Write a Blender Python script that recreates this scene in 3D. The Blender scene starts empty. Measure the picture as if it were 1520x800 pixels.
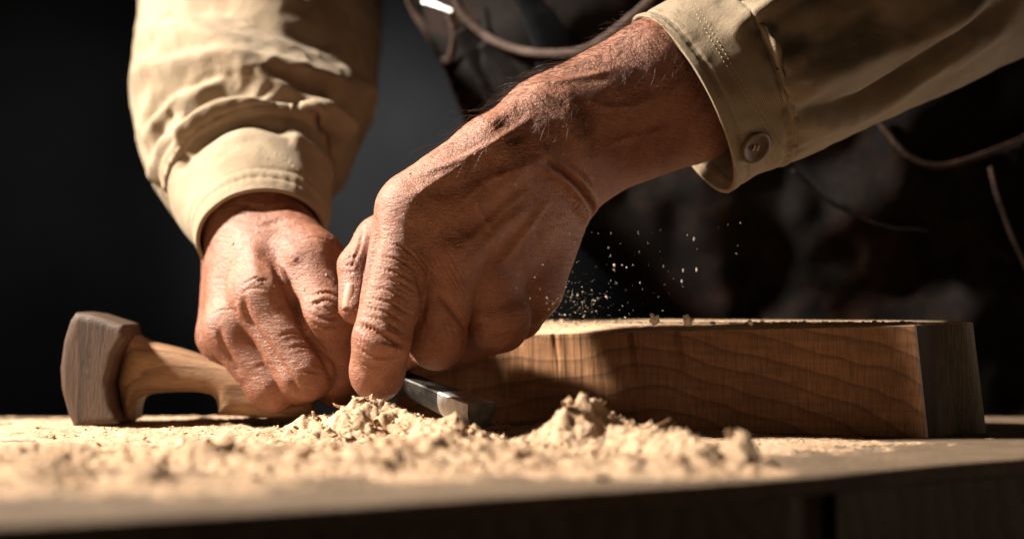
import bpy, bmesh, math, random
import numpy as np
from mathutils import Vector, Matrix

random.seed(7); rng = np.random.default_rng(7)
scene = bpy.context.scene
COL = scene.collection
CM = 0.01

# ------------------------------------------------------------------ camera
FOC, PXW, PXH = 70.0, 1520.0, 800.0
F = FOC / 36.0 * PXW                      # focal length in photo pixels
CAMY, CAMZ, HOR = -93.0, 6.45, 445.0      # cm, horizon row
TH = math.atan((HOR - 400) / F)
fwd = np.array([0, math.cos(TH), math.sin(TH)]); upv = np.array([0, -math.sin(TH), math.cos(TH)])
CAM = np.array([0, CAMY, CAMZ])

cam_d = bpy.data.cameras.new('camera'); cam = bpy.data.objects.new('camera', cam_d); COL.objects.link(cam)
cam.location = CAM * CM; cam.rotation_euler = (math.pi / 2 + TH, 0, 0)
cam_d.lens = FOC; cam_d.sensor_width = 36; cam_d.clip_start = 0.02; cam_d.clip_end = 60
cam_d.dof.use_dof = True; cam_d.dof.focus_distance = 0.945; cam_d.dof.aperture_fstop = 4.2
scene.camera = cam

# ------------------------------------------------------------------ light
w = bpy.data.worlds.new("World"); scene.world = w; w.use_nodes = True
w.node_tree.nodes['Background'].inputs[0].default_value = (0.8, 0.75, 0.7, 1)
w.node_tree.nodes['Background'].inputs[1].default_value = 0.003
def area(name, loc, tgt, size, power, color, sy=None, spread=None):
    l = bpy.data.lights.new(name, 'AREA'); l.energy = power; l.color = color
    l.size = size
    if sy: l.shape = 'RECTANGLE'; l.size_y = sy
    if spread: l.spread = math.radians(spread)
    o = bpy.data.objects.new(name, l); COL.objects.link(o)
    o.location = Vector(loc) * CM
    o.rotation_euler = (Vector(tgt) - Vector(loc)).to_track_quat('-Z', 'Y').to_euler()
    return o
area('key_lamp', (-102, 4, 88), (0, 3, 5), 0.12, 17.5, (1.0, 0.91, 0.79), spread=75)
area('rim_lamp', (84, 34, 4), (26, 8, 14), 0.25, 0.10, (1.0, 0.88, 0.76), spread=35)
area('bounce_fill', (55, 6, 2), (6, 4, 7), 0.25, 0.04, (1.0, 0.64, 0.38), spread=50)  # added stand-in for light thrown up by the block top
area('front_fill', (14, -102, 3), (7, 0, 2), 0.3, 0.05, (1.0, 0.72, 0.48), spread=55)  # unseen weak fill added in front to lift the dark boards
area('bench_bounce_fill', (-78, -62, 4), (8, 4, 10), 0.25, 0.10, (1.0, 0.66, 0.40), spread=50)  # added, stands in for warm light bounced off the bench
def spot(name, loc, tgt, ang, power, color):
    l = bpy.data.lights.new(name, 'SPOT'); l.energy = power; l.color = color; l.spot_size = math.radians(ang); l.spot_blend = 1; l.shadow_soft_size = .1
    o = bpy.data.objects.new(name, l); COL.objects.link(o); o.location = Vector(loc) * CM
    o.rotation_euler = (Vector(tgt) - Vector(loc)).to_track_quat('-Z', 'Y').to_euler()
spot('wall_glow_spot', (-30, 95, 80), (-19, 190, 21), 30, 19, (0.99, 0.99, 1.0))  # unseen spots added for the soft glow on the wall
spot('wall_glow_spot', (-80, 95, 70), (-66, 190, 20), 38, 1.6, (0.98, 0.98, 1.0))
scene.view_settings.view_transform = 'Standard'; scene.view_settings.look = 'None'
scene.view_settings.exposure = 0; scene.view_settings.gamma = 1
scene.cycles.use_denoising = True
scene.cycles.max_bounces = 6

# ------------------------------------------------------------------ helpers
def P(x, y, d):
    """photo pixel + depth behind the hand plane (cm) -> world point in cm"""
    r = (x - 760) / F; u = (400 - y) / F
    v = fwd + np.array([r, 0, 0]) + u * upv
    return CAM + v * ((d - CAMY) / v[1])
def S(px, d): return px * (d - CAMY) / F
def proj(V):
    q = V - CAM; z = q @ fwd
    return np.stack([760 + F * q[:, 0] / z, 400 - F * (q @ upv) / z, z], 1)
def B(x, y):
    """pixel on the bench top"""
    p = P(x, y, 0) - CAM; return CAM + p * (CAMZ / -p[2])

def link(name, V, faces, mat, parent=None, smooth=True):
    me = bpy.data.meshes.new(name)
    V = np.asarray(V, dtype=np.float64) * CM
    if isinstance(faces, np.ndarray):
        n = faces.shape[1]
        me.vertices.add(len(V)); me.vertices.foreach_set('co', V.astype(np.float32).ravel())
        me.loops.add(faces.size); me.loops.foreach_set('vertex_index', faces.astype(np.int32).ravel())
        me.polygons.add(len(faces)); me.polygons.foreach_set('loop_start', np.arange(0, faces.size, n, dtype=np.int32))
        me.update(calc_edges=True); me.validate()
    else:
        me.from_pydata([tuple(v) for v in V], [], [tuple(int(i) for i in f) for f in faces]); me.update()
    me.polygons.foreach_set('use_smooth', np.full(len(me.polygons), smooth))
    me.materials.append(mat)
    o = bpy.data.objects.new(name, me); COL.objects.link(o)
    if parent: o.parent = parent; o.matrix_parent_inverse = Matrix.Identity(4); o.location = -parent_world(parent)
    return o
def parent_world(p):
    v = Vector((0, 0, 0))
    while p is not None: v += p.location; p = p.parent
    return v
def tag(o, label=None, cat=None, group=None, kind=None):
    for k, v in (('label', label), ('category', cat), ('group', group), ('kind', kind)):
        if v: o[k] = v
    return o
def thing(name, loc, label, cat, group=None):
    o = bpy.data.objects.new(name, None); COL.objects.link(o); o.location = Vector(loc) * CM
    o.empty_display_size = 0.03
    return tag(o, label, cat, group)
def recalc(o):
    bm = bmesh.new(); bm.from_mesh(o.data); bmesh.ops.recalc_face_normals(bm, faces=bm.faces); bm.to_mesh(o.data); bm.free(); return o

# numpy gradient-ish noise
_tab = rng.random((64, 64, 64)).astype(np.float32) * 2 - 1
def noise(p):
    i = np.floor(p).astype(int); f = p - i; f = f * f * (3 - 2 * f); i &= 63; j = (i + 1) & 63
    x0, y0, z0 = i.T; x1, y1, z1 = j.T; fx, fy, fz = f.T
    def L(a, b, t): return a + (b - a) * t
    return L(L(L(_tab[x0, y0, z0], _tab[x1, y0, z0], fx), L(_tab[x0, y1, z0], _tab[x1, y1, z0], fx), fy),
             L(L(_tab[x0, y0, z1], _tab[x1, y0, z1], fx), L(_tab[x0, y1, z1], _tab[x1, y1, z1], fx), fy), fz)
def fbm(p, s=1.0, o=4, g=0.5):
    r = np.zeros(len(p)); a = 1.0
    for k in range(o): r += a * noise(p * s + 17.3 * k); s *= 2.03; a *= g
    return r

# signed distance sculpting
def cone(p, a, b, ra, rb):
    ba = b - a; l2 = float(ba @ ba)
    t = np.clip(((p - a) @ ba) / max(l2, 1e-9), 0, 1)
    q = p - a - t[:, None] * ba
    return np.sqrt(np.einsum('ij,ij->i', q, q)) - (ra + (rb - ra) * t)
def smin(a, b, k):
    h = np.clip(k - np.abs(a - b), 0, None) / k
    return np.minimum(a, b) - h * h * k * 0.25
def smax(a, b, k): return -smin(-a, -b, k)
def J(x, y, d, r): return (P(x, y, d), S(r, d))
def chain(p, js, k=0.3):
    d = None
    for (a, ra), (b, rb) in zip(js[:-1], js[1:]):
        c = cone(p, a, b, ra, rb); d = c if d is None else smin(d, c, k)
    return d
def poly2d(x, y, pts):
    pts = np.asarray(pts, float); n = len(pts); d = np.full(len(x), 1e9); s = np.ones(len(x))
    for i in range(n):
        a = pts[i]; b = pts[i - 1]; e = b - a; wx = x - a[0]; wy = y - a[1]
        t = np.clip((wx * e[0] + wy * e[1]) / (e @ e), 0, 1)
        bx = wx - e[0] * t; by = wy - e[1] * t; d = np.minimum(d, bx * bx + by * by)
        c1 = y >= a[1]; c2 = y < b[1]; c3 = e[0] * wy > e[1] * wx
        s = np.where((c1 & c2 & c3) | (~c1 & ~c2 & ~c3), -s, s)
    return s * np.sqrt(d)
def polygonise(sdf, lo, hi, h, proj_it=2):
    lo = np.asarray(lo, float); hi = np.asarray(hi, float); Q = 4
    n = (np.ceil((hi - lo) / (h * Q)).astype(int) + 1)
    g = np.stack(np.meshgrid(*[np.arange(k) for k in n], indexing='ij'), -1).reshape(-1, 3)
    c = sdf(lo + (g * Q + (Q - 1) / 2) * h).reshape(n)
    f = np.repeat(np.repeat(np.repeat(c, Q, 0), Q, 1), Q, 2).astype(np.float32)
    blk = np.argwhere(np.abs(c) < h * Q * 1.7)
    off = np.stack(np.meshgrid(*[np.arange(Q)] * 3, indexing='ij'), -1).reshape(-1, 3)
    for s in range(0, len(blk), 6000):
        idx = (blk[s:s + 6000, None] * Q + off[None]).reshape(-1, 3)
        f[idx[:, 0], idx[:, 1], idx[:, 2]] = sdf(lo + idx * h)
    ins = f < 0
    dim = np.array(f.shape) - 1
    cnt = np.zeros(dim, np.int8)
    for a in (0, 1):
        for b in (0, 1):
            for e in (0, 1): cnt += ins[a:a + dim[0], b:b + dim[1], e:e + dim[2]]
    cells = np.argwhere((cnt > 0) & (cnt < 8))
    vid = np.full(dim, -1, np.int64); vid[tuple(cells.T)] = np.arange(len(cells))
    acc = np.zeros((len(cells), 3)); m = np.zeros(len(cells))
    C = [(a, b, e) for a in (0, 1) for b in (0, 1) for e in (0, 1)]
    for p0 in C:
        for ax in range(3):
            if p0[ax]: continue
            p1 = list(p0); p1[ax] = 1
            v0 = f[tuple((cells + p0).T)]; v1 = f[tuple((cells + p1).T)]
            k = (v0 < 0) != (v1 < 0); t = np.where(k, v0 / np.where(k, v0 - v1, 1), 0)
            q = np.tile(np.array(p0, float), (len(cells), 1)); q[:, ax] += t
            acc[k] += q[k]; m[k] += 1
    V = lo + (cells + acc / m[:, None]) * h
    faces = []
    for ax in range(3):
        u, v = (ax + 1) % 3, (ax + 2) % 3
        sl0 = [slice(0, dim[i]) for i in range(3)]; sl1 = list(sl0); sl1[ax] = slice(1, dim[ax] + 1)
        for i in (u, v): sl0[i] = slice(1, dim[i]); sl1[i] = slice(1, dim[i])
        A = ins[tuple(sl0)]; Bq = ins[tuple(sl1)]
        e = np.argwhere(A != Bq); flip = A[tuple(e.T)]
        e[:, u] += 1; e[:, v] += 1
        du = np.zeros(3, int); du[u] = 1; dv = np.zeros(3, int); dv[v] = 1
        q = np.stack([vid[tuple((e - du - dv).T)], vid[tuple((e - dv).T)], vid[tuple(e.T)], vid[tuple((e - du).T)]], 1)
        q[~flip] = q[~flip][:, ::-1]; faces.append(q)
    Fc = np.concatenate(faces); Fc = Fc[(Fc >= 0).all(1)]
    for _ in range(proj_it):
        d = sdf(V); G = grad(sdf, V, h * .5); V = V - G * np.clip(d, -h, h)[:, None]
    return V, Fc
def grad(sdf, V, e):
    G = np.zeros_like(V)
    for i in range(3):
        o = np.zeros(3); o[i] = e; G[:, i] = sdf(V + o) - sdf(V - o)
    return G / (np.linalg.norm(G, axis=1, keepdims=True) + 1e-12)
def vnormals(V, Fc):
    a, b, c, d = (V[Fc[:, i]] for i in range(4)); n = np.cross(c - a, d - b)
    N = np.zeros_like(V)
    for i in range(4):
        for k in range(3): N[:, k] += np.bincount(Fc[:, i], n[:, k], len(V))
    return N / (np.linalg.norm(N, axis=1, keepdims=True) + 1e-12)

class Sculpt:
    """vertex level sculpting: strokes are given as photo pixels, land on the near surface as 3D polylines"""
    def __init__(s, V, Fc): s.V = V; s.F = Fc; s.refresh()
    def refresh(s):
        s.N = vnormals(s.V, s.F); s.p = proj(s.V); s.front = ((s.V - CAM) * s.N).sum(1) < 0
    def land(s, poly, step=5, win=14):
        poly = np.asarray(poly, float); pts = []
        if len(poly) > 2:                                    # Catmull-Rom through the points
            q = np.vstack([2 * poly[0] - poly[1], poly, 2 * poly[-1] - poly[-2]]); o = []
            for i in range(1, len(q) - 2):
                n = max(2, int(np.linalg.norm(q[i + 1] - q[i]) / step))
                t = np.linspace(0, 1, n, endpoint=False)[:, None]
                o.append(.5 * (2 * q[i] + (q[i + 1] - q[i - 1]) * t + (2 * q[i - 1] - 5 * q[i] + 4 * q[i + 1] - q[i + 2]) * t ** 2 + (3 * q[i] - q[i - 1] - 3 * q[i + 1] + q[i + 2]) * t ** 3))
            pp = np.vstack(o + [poly[-1:]])
        else:
            n = max(2, int(np.linalg.norm(poly[1] - poly[0]) / step)); pp = poly[0] + np.linspace(0, 1, n)[:, None] * (poly[1] - poly[0])
        lo = pp.min(0) - 30; hi = pp.max(0) + 30
        c = np.where(s.front & (s.p[:, 0] > lo[0]) & (s.p[:, 0] < hi[0]) & (s.p[:, 1] > lo[1]) & (s.p[:, 1] < hi[1]))[0]
        if len(c) == 0: return None, None
        out = []; tt = []
        for i, q in enumerate(pp):
            r2 = (s.p[c, 0] - q[0]) ** 2 + (s.p[c, 1] - q[1]) ** 2
            k = c[r2 < 20]
            if len(k) == 0:
                if r2.min() > win * win: continue
                k = c[[r2.argmin()]]
            else:
                k = k[s.p[k, 2] < s.p[k, 2].min() + .6]; k = k[[((s.p[k, :2] - q) ** 2).sum(1).argmin()]]
            out.append(s.V[k[0]]); tt.append(i / max(1, len(pp) - 1))
        if len(out) > 4:
            o = np.array(out)
            for _ in range(4): o[1:-1] = (o[:-2] + 2 * o[1:-1] + o[2:]) / 4
            out = list(o)
        return (np.array(out), np.array(tt)) if out else (None, None)
    def stroke(s, poly, amp, width, taper=.25, ridge=0.0, sharp=2.0):
        if getattr(s, 'hand', 0): amp *= s.hand
        if getattr(s, 'cloth', 0): sharp = 1.45 if amp > 0 else 1.7
        L, tt = s.land(poly)
        if L is None: return
        lo = L.min(0) - 3 * width; hi = L.max(0) + 3 * width
        k = np.where(((s.V > lo) & (s.V < hi)).all(1))[0]
        if len(k) == 0: return
        best = np.full(len(k), 1e9); bt = np.zeros(len(k))
        for q, t in zip(L, tt):
            d = ((s.V[k] - q) ** 2).sum(1); m = d < best; best[m] = d[m]; bt[m] = t
        d = np.sqrt(best) / width
        e = np.clip(np.minimum(bt, 1 - bt) / max(taper, 1e-3), 0, 1); e = e * e * (3 - 2 * e) * .9 + .1
        prof = np.exp(-d ** sharp) - ridge * np.exp(-((d - 1.6) / .8) ** 2)
        s.V[k] += s.N[k] * (amp * e * prof)[:, None]
    def dab(s, x, y, amp, width): s.stroke([(x - 2, y), (x + 2, y)], amp, width, taper=0.001)

# ------------------------------------------------------------------ materials
def mat(name):
    m = bpy.data.materials.new(name); m.use_nodes = True
    nt = m.node_tree; b = nt.nodes['Principled BSDF']; return m, nt, b
def nd(nt, t, **kw):
    n = nt.nodes.new(t)
    for k, v in kw.items():
        if k.startswith('i_'): n.inputs[k[2:].replace('_', ' ')].default_value = v
        else: setattr(n, k, v)
    return n
def coords(nt, scale=(100, 100, 100), rot=(0, 0, 0)):
    tc = nd(nt, 'ShaderNodeTexCoord'); mp = nd(nt, 'ShaderNodeMapping')
    mp.inputs['Scale'].default_value = scale; mp.inputs['Rotation'].default_value = rot
    nt.links.new(tc.outputs['Object'], mp.inputs['Vector']); return mp.outputs['Vector']
def ramp(nt, src, stops):
    r = nd(nt, 'ShaderNodeValToRGB'); e = r.color_ramp.elements
    while len(e) < len(stops): e.new(0.5)
    for k, (p, c) in zip(e, stops): k.position = p; k.color = (*c, 1) if len(c) == 3 else c
    nt.links.new(src, r.inputs[0]); return r.outputs[0]
def mixc(nt, fac, a, b, mode='MIX'):
    m = nd(nt, 'ShaderNodeMix', data_type='RGBA', blend_type=mode)
    for s, v in ((m.inputs[0], fac), (m.inputs[6], a), (m.inputs[7], b)):
        if isinstance(v, (int, float)): s.default_value = v
        elif isinstance(v, tuple): s.default_value = (*v, 1) if len(v) == 3 else v
        else: nt.links.new(v, s)
    return m.outputs[2]
def tex(nt, vec, scale, detail=4, rough=.55, kind='Noise', dist=0):
    if kind == 'Noise':
        n = nd(nt, 'ShaderNodeTexNoise'); n.inputs['Scale'].default_value = scale; n.inputs['Detail'].default_value = detail
        n.inputs['Roughness'].default_value = rough; n.inputs['Distortion'].default_value = dist; out = n.outputs[0]
    else:
        n = nd(nt, 'ShaderNodeTexVoronoi', feature=kind); n.inputs['Scale'].default_value = scale; out = n.outputs[0]
    nt.links.new(vec, n.inputs['Vector']); return out
def bump(nt, b, hts):
    prev = None
    for src, st, dist in hts:
        n = nd(nt, 'ShaderNodeBump'); n.inputs['Strength'].default_value = st; n.inputs['Distance'].default_value = dist
        nt.links.new(src, n.inputs['Height'])
        if prev: nt.links.new(prev, n.inputs['Normal'])
        prev = n.outputs[0]
    nt.links.new(prev, b.inputs['Normal'])

def skin_mat():
    m, nt, b = mat('skin'); v = coords(nt)
    big = tex(nt, v, .35, 4, .6); mid = tex(nt, v, 1.6, 5, .65); fine = tex(nt, v, 9, 3, .6)
    c = ramp(nt, big, [(.3, (.145, .045, .025)), (.5, (.225, .086, .045)), (.72, (.30, .135, .078))])
    c2 = ramp(nt, mid, [(.3, (.155, .046, .027)), (.68, (.295, .135, .078))])
    c = mixc(nt, .5, c, c2)
    c3 = ramp(nt, fine, [(.35, (.55, .5, .47)), (.65, (1, 1, 1))]); c = mixc(nt, .45, c, c3, 'MULTIPLY')
    # pale wood dust clinging in specks
    vor = tex(nt, v, 7.5, kind='F1'); sp = ramp(nt, vor, [(.06, (1, 1, 1)), (.13, (0, 0, 0))])
    nm = ramp(nt, tex(nt, v, .9, 3), [(.45, (0, 0, 0)), (.65, (.6, .6, .6))])
    c = mixc(nt, mixc(nt, 1.0, sp, nm, 'MULTIPLY'), c, (.62, .42, .26))
    nt.links.new(c, b.inputs['Base Color'])
    b.inputs['Subsurface Weight'].default_value = .14; b.inputs['Subsurface Radius'].default_value = (1, .35, .2); b.inputs['Subsurface Scale'].default_value = .004
    nt.links.new(ramp(nt, mid, [(.3, (.42,) * 3), (.7, (.6,) * 3)]), b.inputs['Roughness'])
    b.inputs['Specular IOR Level'].default_value = .45
    v2 = coords(nt, (100, 100, 60), (0, .6, .3))
    cell = tex(nt, v2, 8.5, kind='DISTANCE_TO_EDGE'); cell = ramp(nt, cell, [(0, (0, 0, 0)), (.16, (1, 1, 1))])
    v3 = coords(nt, (70, 70, 260), (.3, .7, 0)); ln = tex(nt, v3, 3.2, 4, .6, dist=.6)
    bump(nt, b, [(cell, .26, .0004), (ln, .6, .0013), (tex(nt, v, 14, 3), .5, .0007)])
    return m
def cloth_mat(name, c0, c1, fuzz=.04):
    m, nt, b = mat(name); v = coords(nt)
    big = tex(nt, v, .4, 5, .6)
    c = ramp(nt, big, [(.3, c0), (.7, c1)])
    fib = tex(nt, coords(nt, (100, 100, 100)), 30, 2, .6); c = mixc(nt, .35, c, ramp(nt, fib, [(.3, (.6,) * 3), (.7, (1,) * 3)]), 'MULTIPLY')
    nt.links.new(c, b.inputs['Base Color']); b.inputs['Roughness'].default_value = .9
    b.inputs['Sheen Weight'].default_value = fuzz; b.inputs['Sheen Roughness'].default_value = .4; b.inputs['Specular IOR Level'].default_value = .2
    wv = nd(nt, 'ShaderNodeTexWave', wave_type='BANDS', bands_direction='DIAGONAL'); wv.inputs['Scale'].default_value = 5; wv.inputs['Distortion'].default_value = 1.0
    nt.links.new(v, wv.inputs['Vector'])
    bump(nt, b, [(wv.outputs[1], .4, .0005), (fib, .5, .0006), (tex(nt, v, 5, 5, .65), .35, .0012), (tex(nt, v, 1.6, 4, .55), .25, .0018)])
    return m
def wood_mat(name, dark, light, scale=1.0, stretch=(10, 100, 100), rot=(0, 0, 0), rough=.55, ring=1.0, bumps=.5, endgrey=None):
    m, nt, b = mat(name)
    v = coords(nt, stretch, rot)
    dn = nd(nt, 'ShaderNodeTexNoise'); dn.inputs['Scale'].default_value = .35 * scale; dn.inputs['Detail'].default_value = 3
    nt.links.new(v, dn.inputs['Vector'])
    add = nd(nt, 'ShaderNodeVectorMath', operation='MULTIPLY_ADD'); nt.links.new(dn.outputs[1], add.inputs[0]); add.inputs[1].default_value = (2.2, 2.2, 2.2); nt.links.new(v, add.inputs[2])
    wv = nd(nt, 'ShaderNodeTexWave', wave_type='RINGS', rings_direction='X', wave_profile='SAW')
    wv.inputs['Scale'].default_value = .55 * scale; wv.inputs['Distortion'].default_value = 1.5; wv.inputs['Detail'].default_value = 2
    nt.links.new(add.outputs[0], wv.inputs['Vector'])
    fib = tex(nt, v, 9 * scale, 4, .65); big = tex(nt, v, .5 * scale, 3)
    c = ramp(nt, wv.outputs[1], [(0, light), (.62, tuple(.6 * a + .4 * d for a, d in zip(light, dark))), (.95, dark), (1, light)])
    c = mixc(nt, ring, ramp(nt, big, [(.3, dark), (.7, light)]), c)
    c = mixc(nt, .65, c, ramp(nt, fib, [(.3, (.45, .42, .4)), (.62, (1, 1, 1))]), 'MULTIPLY')
    if endgrey:
        ge = nd(nt, 'ShaderNodeNewGeometry')
        sx = nd(nt, 'ShaderNodeSeparateXYZ'); tc = nd(nt, 'ShaderNodeTexCoord'); nt.links.new(tc.outputs['Object'], sx.inputs[0])
        k = nd(nt, 'ShaderNodeMapRange'); k.inputs['From Min'].default_value = endgrey[0]; k.inputs['From Max'].default_value = endgrey[1]
        nt.links.new(sx.outputs[0], k.inputs[0])
        c = mixc(nt, k.outputs[0], c, mixc(nt, .5, c, (.13, .115, .09)))
    nt.links.new(c, b.inputs['Base Color']); b.inputs['Roughness'].default_value = rough; b.inputs['Specular IOR Level'].default_value = .35
    bump(nt, b, [(wv.outputs[1], bumps * .3, .0006), (fib, bumps, .0007)])
    return m
def dust_mat(name, c0, c1, sc=6):
    m, nt, b = mat(name); v = coords(nt)
    c = ramp(nt, tex(nt, v, sc, 4, .7), [(.28, c0), (.7, c1)])
    c = mixc(nt, .5, c, ramp(nt, tex(nt, v, .5, 3), [(.3, (.62, .5, .4)), (.7, (1, 1, 1))]), 'MULTIPLY')
    nt.links.new(c, b.inputs['Base Color']); b.inputs['Roughness'].default_value = .95; b.inputs['Specular IOR Level'].default_value = .1
    bump(nt, b, [(tex(nt, v, sc * 1.6, 4, .7), .7, .0012)])
    return m
def plain(name, col, rough=.5, metal=0, var=.3, sc=3, bmp=.3, spec=.5):
    m, nt, b = mat(name); v = coords(nt)
    t = tex(nt, v, sc, 5, .65)
    nt.links.new(ramp(nt, t, [(.3, tuple(c * (1 - var) for c in col)), (.7, tuple(c * (1 + var) for c in col))]), b.inputs['Base Color'])
    b.inputs['Roughness'].default_value = rough; b.inputs['Metallic'].default_value = metal; b.inputs['Specular IOR Level'].default_value = spec
    bump(nt, b, [(tex(nt, v, sc * 3, 4), bmp, .0008)])
    return m
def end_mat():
    m, nt, b = mat('shaded_end_grain'); v = coords(nt); sx = nd(nt, 'ShaderNodeSeparateXYZ'); nt.links.new(v, sx.inputs[0])
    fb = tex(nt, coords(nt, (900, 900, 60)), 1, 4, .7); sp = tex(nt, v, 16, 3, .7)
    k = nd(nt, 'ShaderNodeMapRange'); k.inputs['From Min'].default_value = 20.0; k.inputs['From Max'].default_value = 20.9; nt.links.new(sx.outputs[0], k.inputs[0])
    c = mixc(nt, k.outputs[0], ramp(nt, fb, [(.3, (.022, .012, .007)), (.68, (.06, .032, .018))]), ramp(nt, fb, [(.3, (.075, .062, .047)), (.68, (.20, .172, .135))]))  # near part darkened: its shade is put into the colour, grey beyond
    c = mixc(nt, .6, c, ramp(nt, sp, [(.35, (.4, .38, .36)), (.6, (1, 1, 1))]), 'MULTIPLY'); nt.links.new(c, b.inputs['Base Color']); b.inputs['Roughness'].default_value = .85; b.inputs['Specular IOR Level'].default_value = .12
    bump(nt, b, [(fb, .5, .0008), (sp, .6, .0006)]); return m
def block_mat():
    m, nt, b = mat('block_wood'); v = coords(nt)
    wob = nd(nt, 'ShaderNodeTexNoise'); wob.inputs['Scale'].default_value = .16; wob.inputs['Detail'].default_value = 2; nt.links.new(v, wob.inputs['Vector'])
    ad = nd(nt, 'ShaderNodeVectorMath', operation='MULTIPLY_ADD'); nt.links.new(wob.outputs[1], ad.inputs[0]); ad.inputs[1].default_value = (3, 0, 2.2); nt.links.new(v, ad.inputs[2])
    mp = nd(nt, 'ShaderNodeMapping'); mp.inputs['Location'].default_value = (-4.0, 0, 6.5); mp.inputs['Scale'].default_value = (.62, 0, 1); nt.links.new(ad.outputs[0], mp.inputs[0])
    wv = nd(nt, 'ShaderNodeTexWave', wave_type='RINGS', rings_direction='Y', wave_profile='SAW'); wv.inputs['Scale'].default_value = .33; wv.inputs['Distortion'].default_value = .5; wv.inputs['Detail'].default_value = 2; wv.inputs['Detail Scale'].default_value = .6
    nt.links.new(mp.outputs[0], wv.inputs[0])
    big = tex(nt, v, .22, 3)
    c = ramp(nt, big, [(.3, (.23, .105, .045)), (.7, (.36, .18, .08))])
    c = mixc(nt, .75, c, ramp(nt, wv.outputs[1], [(0, (1, 1, 1)), (.7, (.8, .77, .74)), (.93, (.42, .38, .35)), (1, (.95, .95, .95))]), 'MULTIPLY')
    fb = tex(nt, coords(nt, (1300, 1300, 70), (0, .07, 0)), 1, 4, .7); c = mixc(nt, .85, c, ramp(nt, fb, [(.32, (.42, .4, .38)), (.6, (1, 1, 1))]), 'MULTIPLY')
    fl = tex(nt, coords(nt, (35, 35, 420), (0, .1, 0)), 1, 4, .6); c = mixc(nt, .45, c, ramp(nt, fl, [(.35, (.5, .46, .44)), (.6, (1, 1, 1))]), 'MULTIPLY')
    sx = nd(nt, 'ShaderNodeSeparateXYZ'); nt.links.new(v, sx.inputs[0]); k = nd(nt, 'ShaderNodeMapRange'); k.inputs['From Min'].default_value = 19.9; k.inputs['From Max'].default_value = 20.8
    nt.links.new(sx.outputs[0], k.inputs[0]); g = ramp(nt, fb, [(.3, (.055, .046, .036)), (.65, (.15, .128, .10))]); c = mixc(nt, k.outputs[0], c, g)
    nt.links.new(c, b.inputs['Base Color']); b.inputs['Roughness'].default_value = .55; b.inputs['Specular IOR Level'].default_value = .3
    bump(nt, b, [(wv.outputs[1], .15, .0008), (fb, .6, .0006), (fl, .3, .0006)]); return m
def bench_mat():
    m = wood_mat('bench_wood', (.07, .042, .024), (.18, .115, .066), .8, (14, 100, 100), (0, 0, .55), .75, .5, .5); nt = m.node_tree; b = nt.nodes['Principled BSDF']; v = coords(nt)
    c0 = b.inputs['Base Color'].links[0].from_socket
    g = ramp(nt, tex(nt, v, 13, 3, .7), [(.42, (0, 0, 0)), (.56, (1, 1, 1))]); k = ramp(nt, tex(nt, v, .35, 5, .7), [(.36, (.12,) * 3), (.66, (.62,) * 3)])
    dc = ramp(nt, tex(nt, v, 8, 3, .7), [(.3, (.26, .175, .105)), (.7, (.5, .37, .245))])
    nt.links.new(mixc(nt, mixc(nt, 1.0, g, k, 'MULTIPLY'), c0, dc), b.inputs['Base Color'])
    bm_ = nd(nt, 'ShaderNodeBump'); bm_.inputs['Strength'].default_value = .7; bm_.inputs['Distance'].default_value = .0012; nt.links.new(g, bm_.inputs['Height']); nt.links.new(b.inputs['Normal'].links[0].from_socket, bm_.inputs['Normal']); nt.links.new(bm_.outputs[0], b.inputs['Normal']); return m
M = dict(
    skin=skin_mat(),
    shirt=cloth_mat('tan_twill', (.235, .172, .112), (.32, .25, .17)),
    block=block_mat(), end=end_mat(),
    mallet=wood_mat('mallet_wood', (.13, .065, .032), (.32, .185, .10), .9, (14, 100, 100), (0, 0, 0), .55, .7, .6),
    head=wood_mat('dark_mallet_wood', (.028, .014, .008), (.085, .046, .025), 1.2, (100, 100, 16), (0, 0, 0), .65, .8, .8),
    bench=bench_mat(),
    board=wood_mat('dark_board', (.05, .036, .025), (.15, .11, .078), .8, (12, 100, 100), (0, 0, .55), .7, .6, .6),
    dust=dust_mat('sawdust', (.30, .20, .125), (.58, .425, .29)),
    shaving=dust_mat('shavings', (.36, .235, .14), (.62, .455, .31), 4),
    pale=dust_mat('pale_dust', (.7, .62, .5), (.85, .78, .66)),
    apron=plain('black_leather', (.006, .0045, .004), .8, 0, .5, .5, .35, .12),
    leather=plain('brown_leather', (.055, .026, .015), .65, 0, .6, 2, .8),
    cloth=plain('dark_cloth', (.006, .0065, .0075), .95, 0, .3, 2, .5, .05),
    steel=plain('dark_steel', (.07, .066, .06), .5, 1, .5, 2.5, .15),
    bright=plain('bright_steel', (.62, .60, .57), .46, 1, .25, 3, .1),
    button=plain('horn_button', (.07, .034, .017), .6, 0, .5, 4, .2),
    hair=plain('hair', (.05, .03, .018), .5, 0, .2, 1, .0),
    nail=plain('fingernail', (.27, .135, .09), .55, 0, .15, 2, .1),
    thread=plain('thread', (.42, .33, .2), .9, 0, .2, 4, .2),
    wall=plain('grey_wall', (.105, .105, .108), .9, 0, .3, .05, .2),
    floor=plain('floor', (.05, .05, .05), .9, 0, .3, .05, .2),
)

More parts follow.
